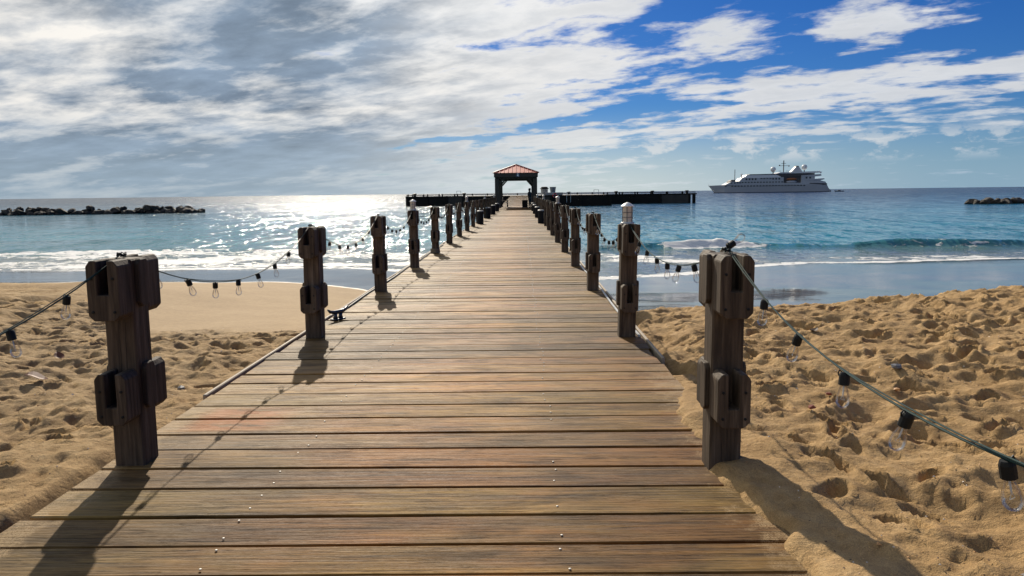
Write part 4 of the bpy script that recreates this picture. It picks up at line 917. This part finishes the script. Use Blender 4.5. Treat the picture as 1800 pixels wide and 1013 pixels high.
# ------------------------------------------------------------------ odds and ends on the sand
def on_sand(name, me, m, x, y, label, cat, s=1.0, rot=(0, 0, 0), lift=0.0, group=None):
    o = link(name, me, m, None, (x, y, sand_at(x, y) + lift), rot); o.scale = (s, s, s); tag(o, label, cat, group); return o
def chip(seed, flat=0.4):
    rr = random.Random(seed); bm = bmesh.new(); bmesh.ops.create_icosphere(bm, subdivisions=1, radius=1.0)
    for v in bm.verts: v.co = v.co * rr.uniform(0.75, 1.15); v.co.z *= flat
    me = bpy.data.meshes.new('chip'); bm.to_mesh(me); bm.free(); return me
def leaf_me(seed):
    rr = random.Random(seed); n = 7; vs = []; fs = []
    for i in range(n):
        t = i / (n - 1); wd = 0.36 * math.sin(math.pi * min(1, t * 0.95 + .03)); z = 0.16 * math.sin(t * 4 + seed)
        vs += [(t - .5, -wd, z + 0.22 * wd), (t - .5, 0, z), (t - .5, wd, z + 0.30 * wd)]
    for i in range(n - 1):
        for k in (0, 1): fs.append((i * 3 + k, i * 3 + k + 1, (i + 1) * 3 + k + 1, (i + 1) * 3 + k))
    me = bpy.data.meshes.new('leaf'); me.from_pydata(vs, [], fs)
    bm = bmesh.new(); bm.from_mesh(me); g = bmesh.ops.solidify(bm, geom=bm.faces[:], thickness=0.02); bm.to_mesh(me); bm.free(); return me
on_sand('dry_leaf', leaf_me(1), M['leaf'], -3.93, 5.85, 'curled brown dry leaf on the sand at the far left', 'leaf', 0.16, (0.1, 0, 0.4), 0.03)
on_sand('dry_leaf', leaf_me(2), M['leaf'], -4.30, 6.75, 'small reddish dry leaf on the sand behind the hanging bulbs at the far left', 'leaf', 0.12, (0, 0.2, -0.6), 0.03)
on_sand('dry_leaf', leaf_me(3), M['leafdark'], 2.86, 7.3, 'small dark leaf on the sand behind the cable right of the first right post', 'leaf', 0.11, (0, 0, 0.5), 0.02)
on_sand('dry_leaf', leaf_me(4), M['leaf'], 5.55, 7.6, 'brown leaf on the sand mound at the far right', 'leaf', 0.16, (0, 0.1, 0.2), 0.02)
on_sand('pebble', chip(5, 0.55), M['pebble'], 2.74, 5.42, 'smooth grey pebble on the sand above the third cable socket', 'pebble', 0.040, (0, 0, 0.3), 0.012)
on_sand('pottery_chip', chip(6, 0.5), M['rust'], 1.86, 4.72, 'terracotta chip on the sand right of the first right post', 'chip', 0.032, (0.3, 0.2, 0), 0.012)
on_sand('pottery_chip', chip(7, 0.5), M['rust'], 2.06, 4.95, 'smaller dark red chip beyond the terracotta chip on the sand', 'chip', 0.026, (0, 0.3, 1), 0.01)
on_sand('pebble', chip(8, 0.8), M['pebble'], -2.62, 5.55, 'dark pebble on the sand beside the lower block of the first left post', 'pebble', 0.035, (0, 0, 0), 0.012)
on_sand('seashell', chip(9, 0.5), M['shello'], 2.55, 5.02, 'small orange shell on the sand under the sagging cable', 'shell', 0.024, (0, 0, 0), 0.01)
on_sand('seashell', chip(10, 0.5), M['shellw'], 1.72, 2.95, 'white shell fragment in the sand by the shadow of the first right post', 'shell', 0.02, (0, 0, 0), 0.008)
on_sand('twig', MB().tube([(-.11, 0, 0), (-.03, .012, .012), (.05, 0, .006), (.11, -.01, .002)], [.004, .006, .005, .002], 6).mesh('twig'), M['leafdark'], 1.42, 5.05, 'thin dark twig on the sand just right of the first right post', 'twig', 1.0, (0, 0, -0.8), 0.008)
bits = MB(); tet = [(1, 0, -.5), (-.6, .8, -.5), (-.6, -.8, -.5), (0, 0, .7), (0.3, 0.5, 0.5)]
for i in range(5200):
    u = random.random(); yv = 2.2 + 7.5 * u * u; xv = random.uniform(-5.5, 6.5)
    if -2.2 < xv < 1.06: continue
    s_ = random.uniform(0.0025, 0.0065) * (1.9 if random.random() < 0.06 else 1); a = random.uniform(0, 6.28); z = sand_at(xv, yv)
    c_, n_ = math.cos(a), math.sin(a)
    bits.add([(xv + s_ * (p[0] * c_ - p[1] * n_), yv + s_ * (p[0] * n_ + p[1] * c_), z + s_ * 0.35 + s_ * p[2] * 0.6) for p in tet], [(0, 2, 1), (0, 1, 4), (1, 2, 3), (2, 0, 3), (0, 4, 3), (4, 1, 3)], random.choice([0, 0, 1, 1, 2, 2, 2]))
bo = link('shell_fragments', bits.mesh('shell_fragments', [M['shellw'], M['shello'], M['shelld']]))
tag(bo, 'scattered crumbs of shell and grit on the dry sand', 'shells', kind='stuff')
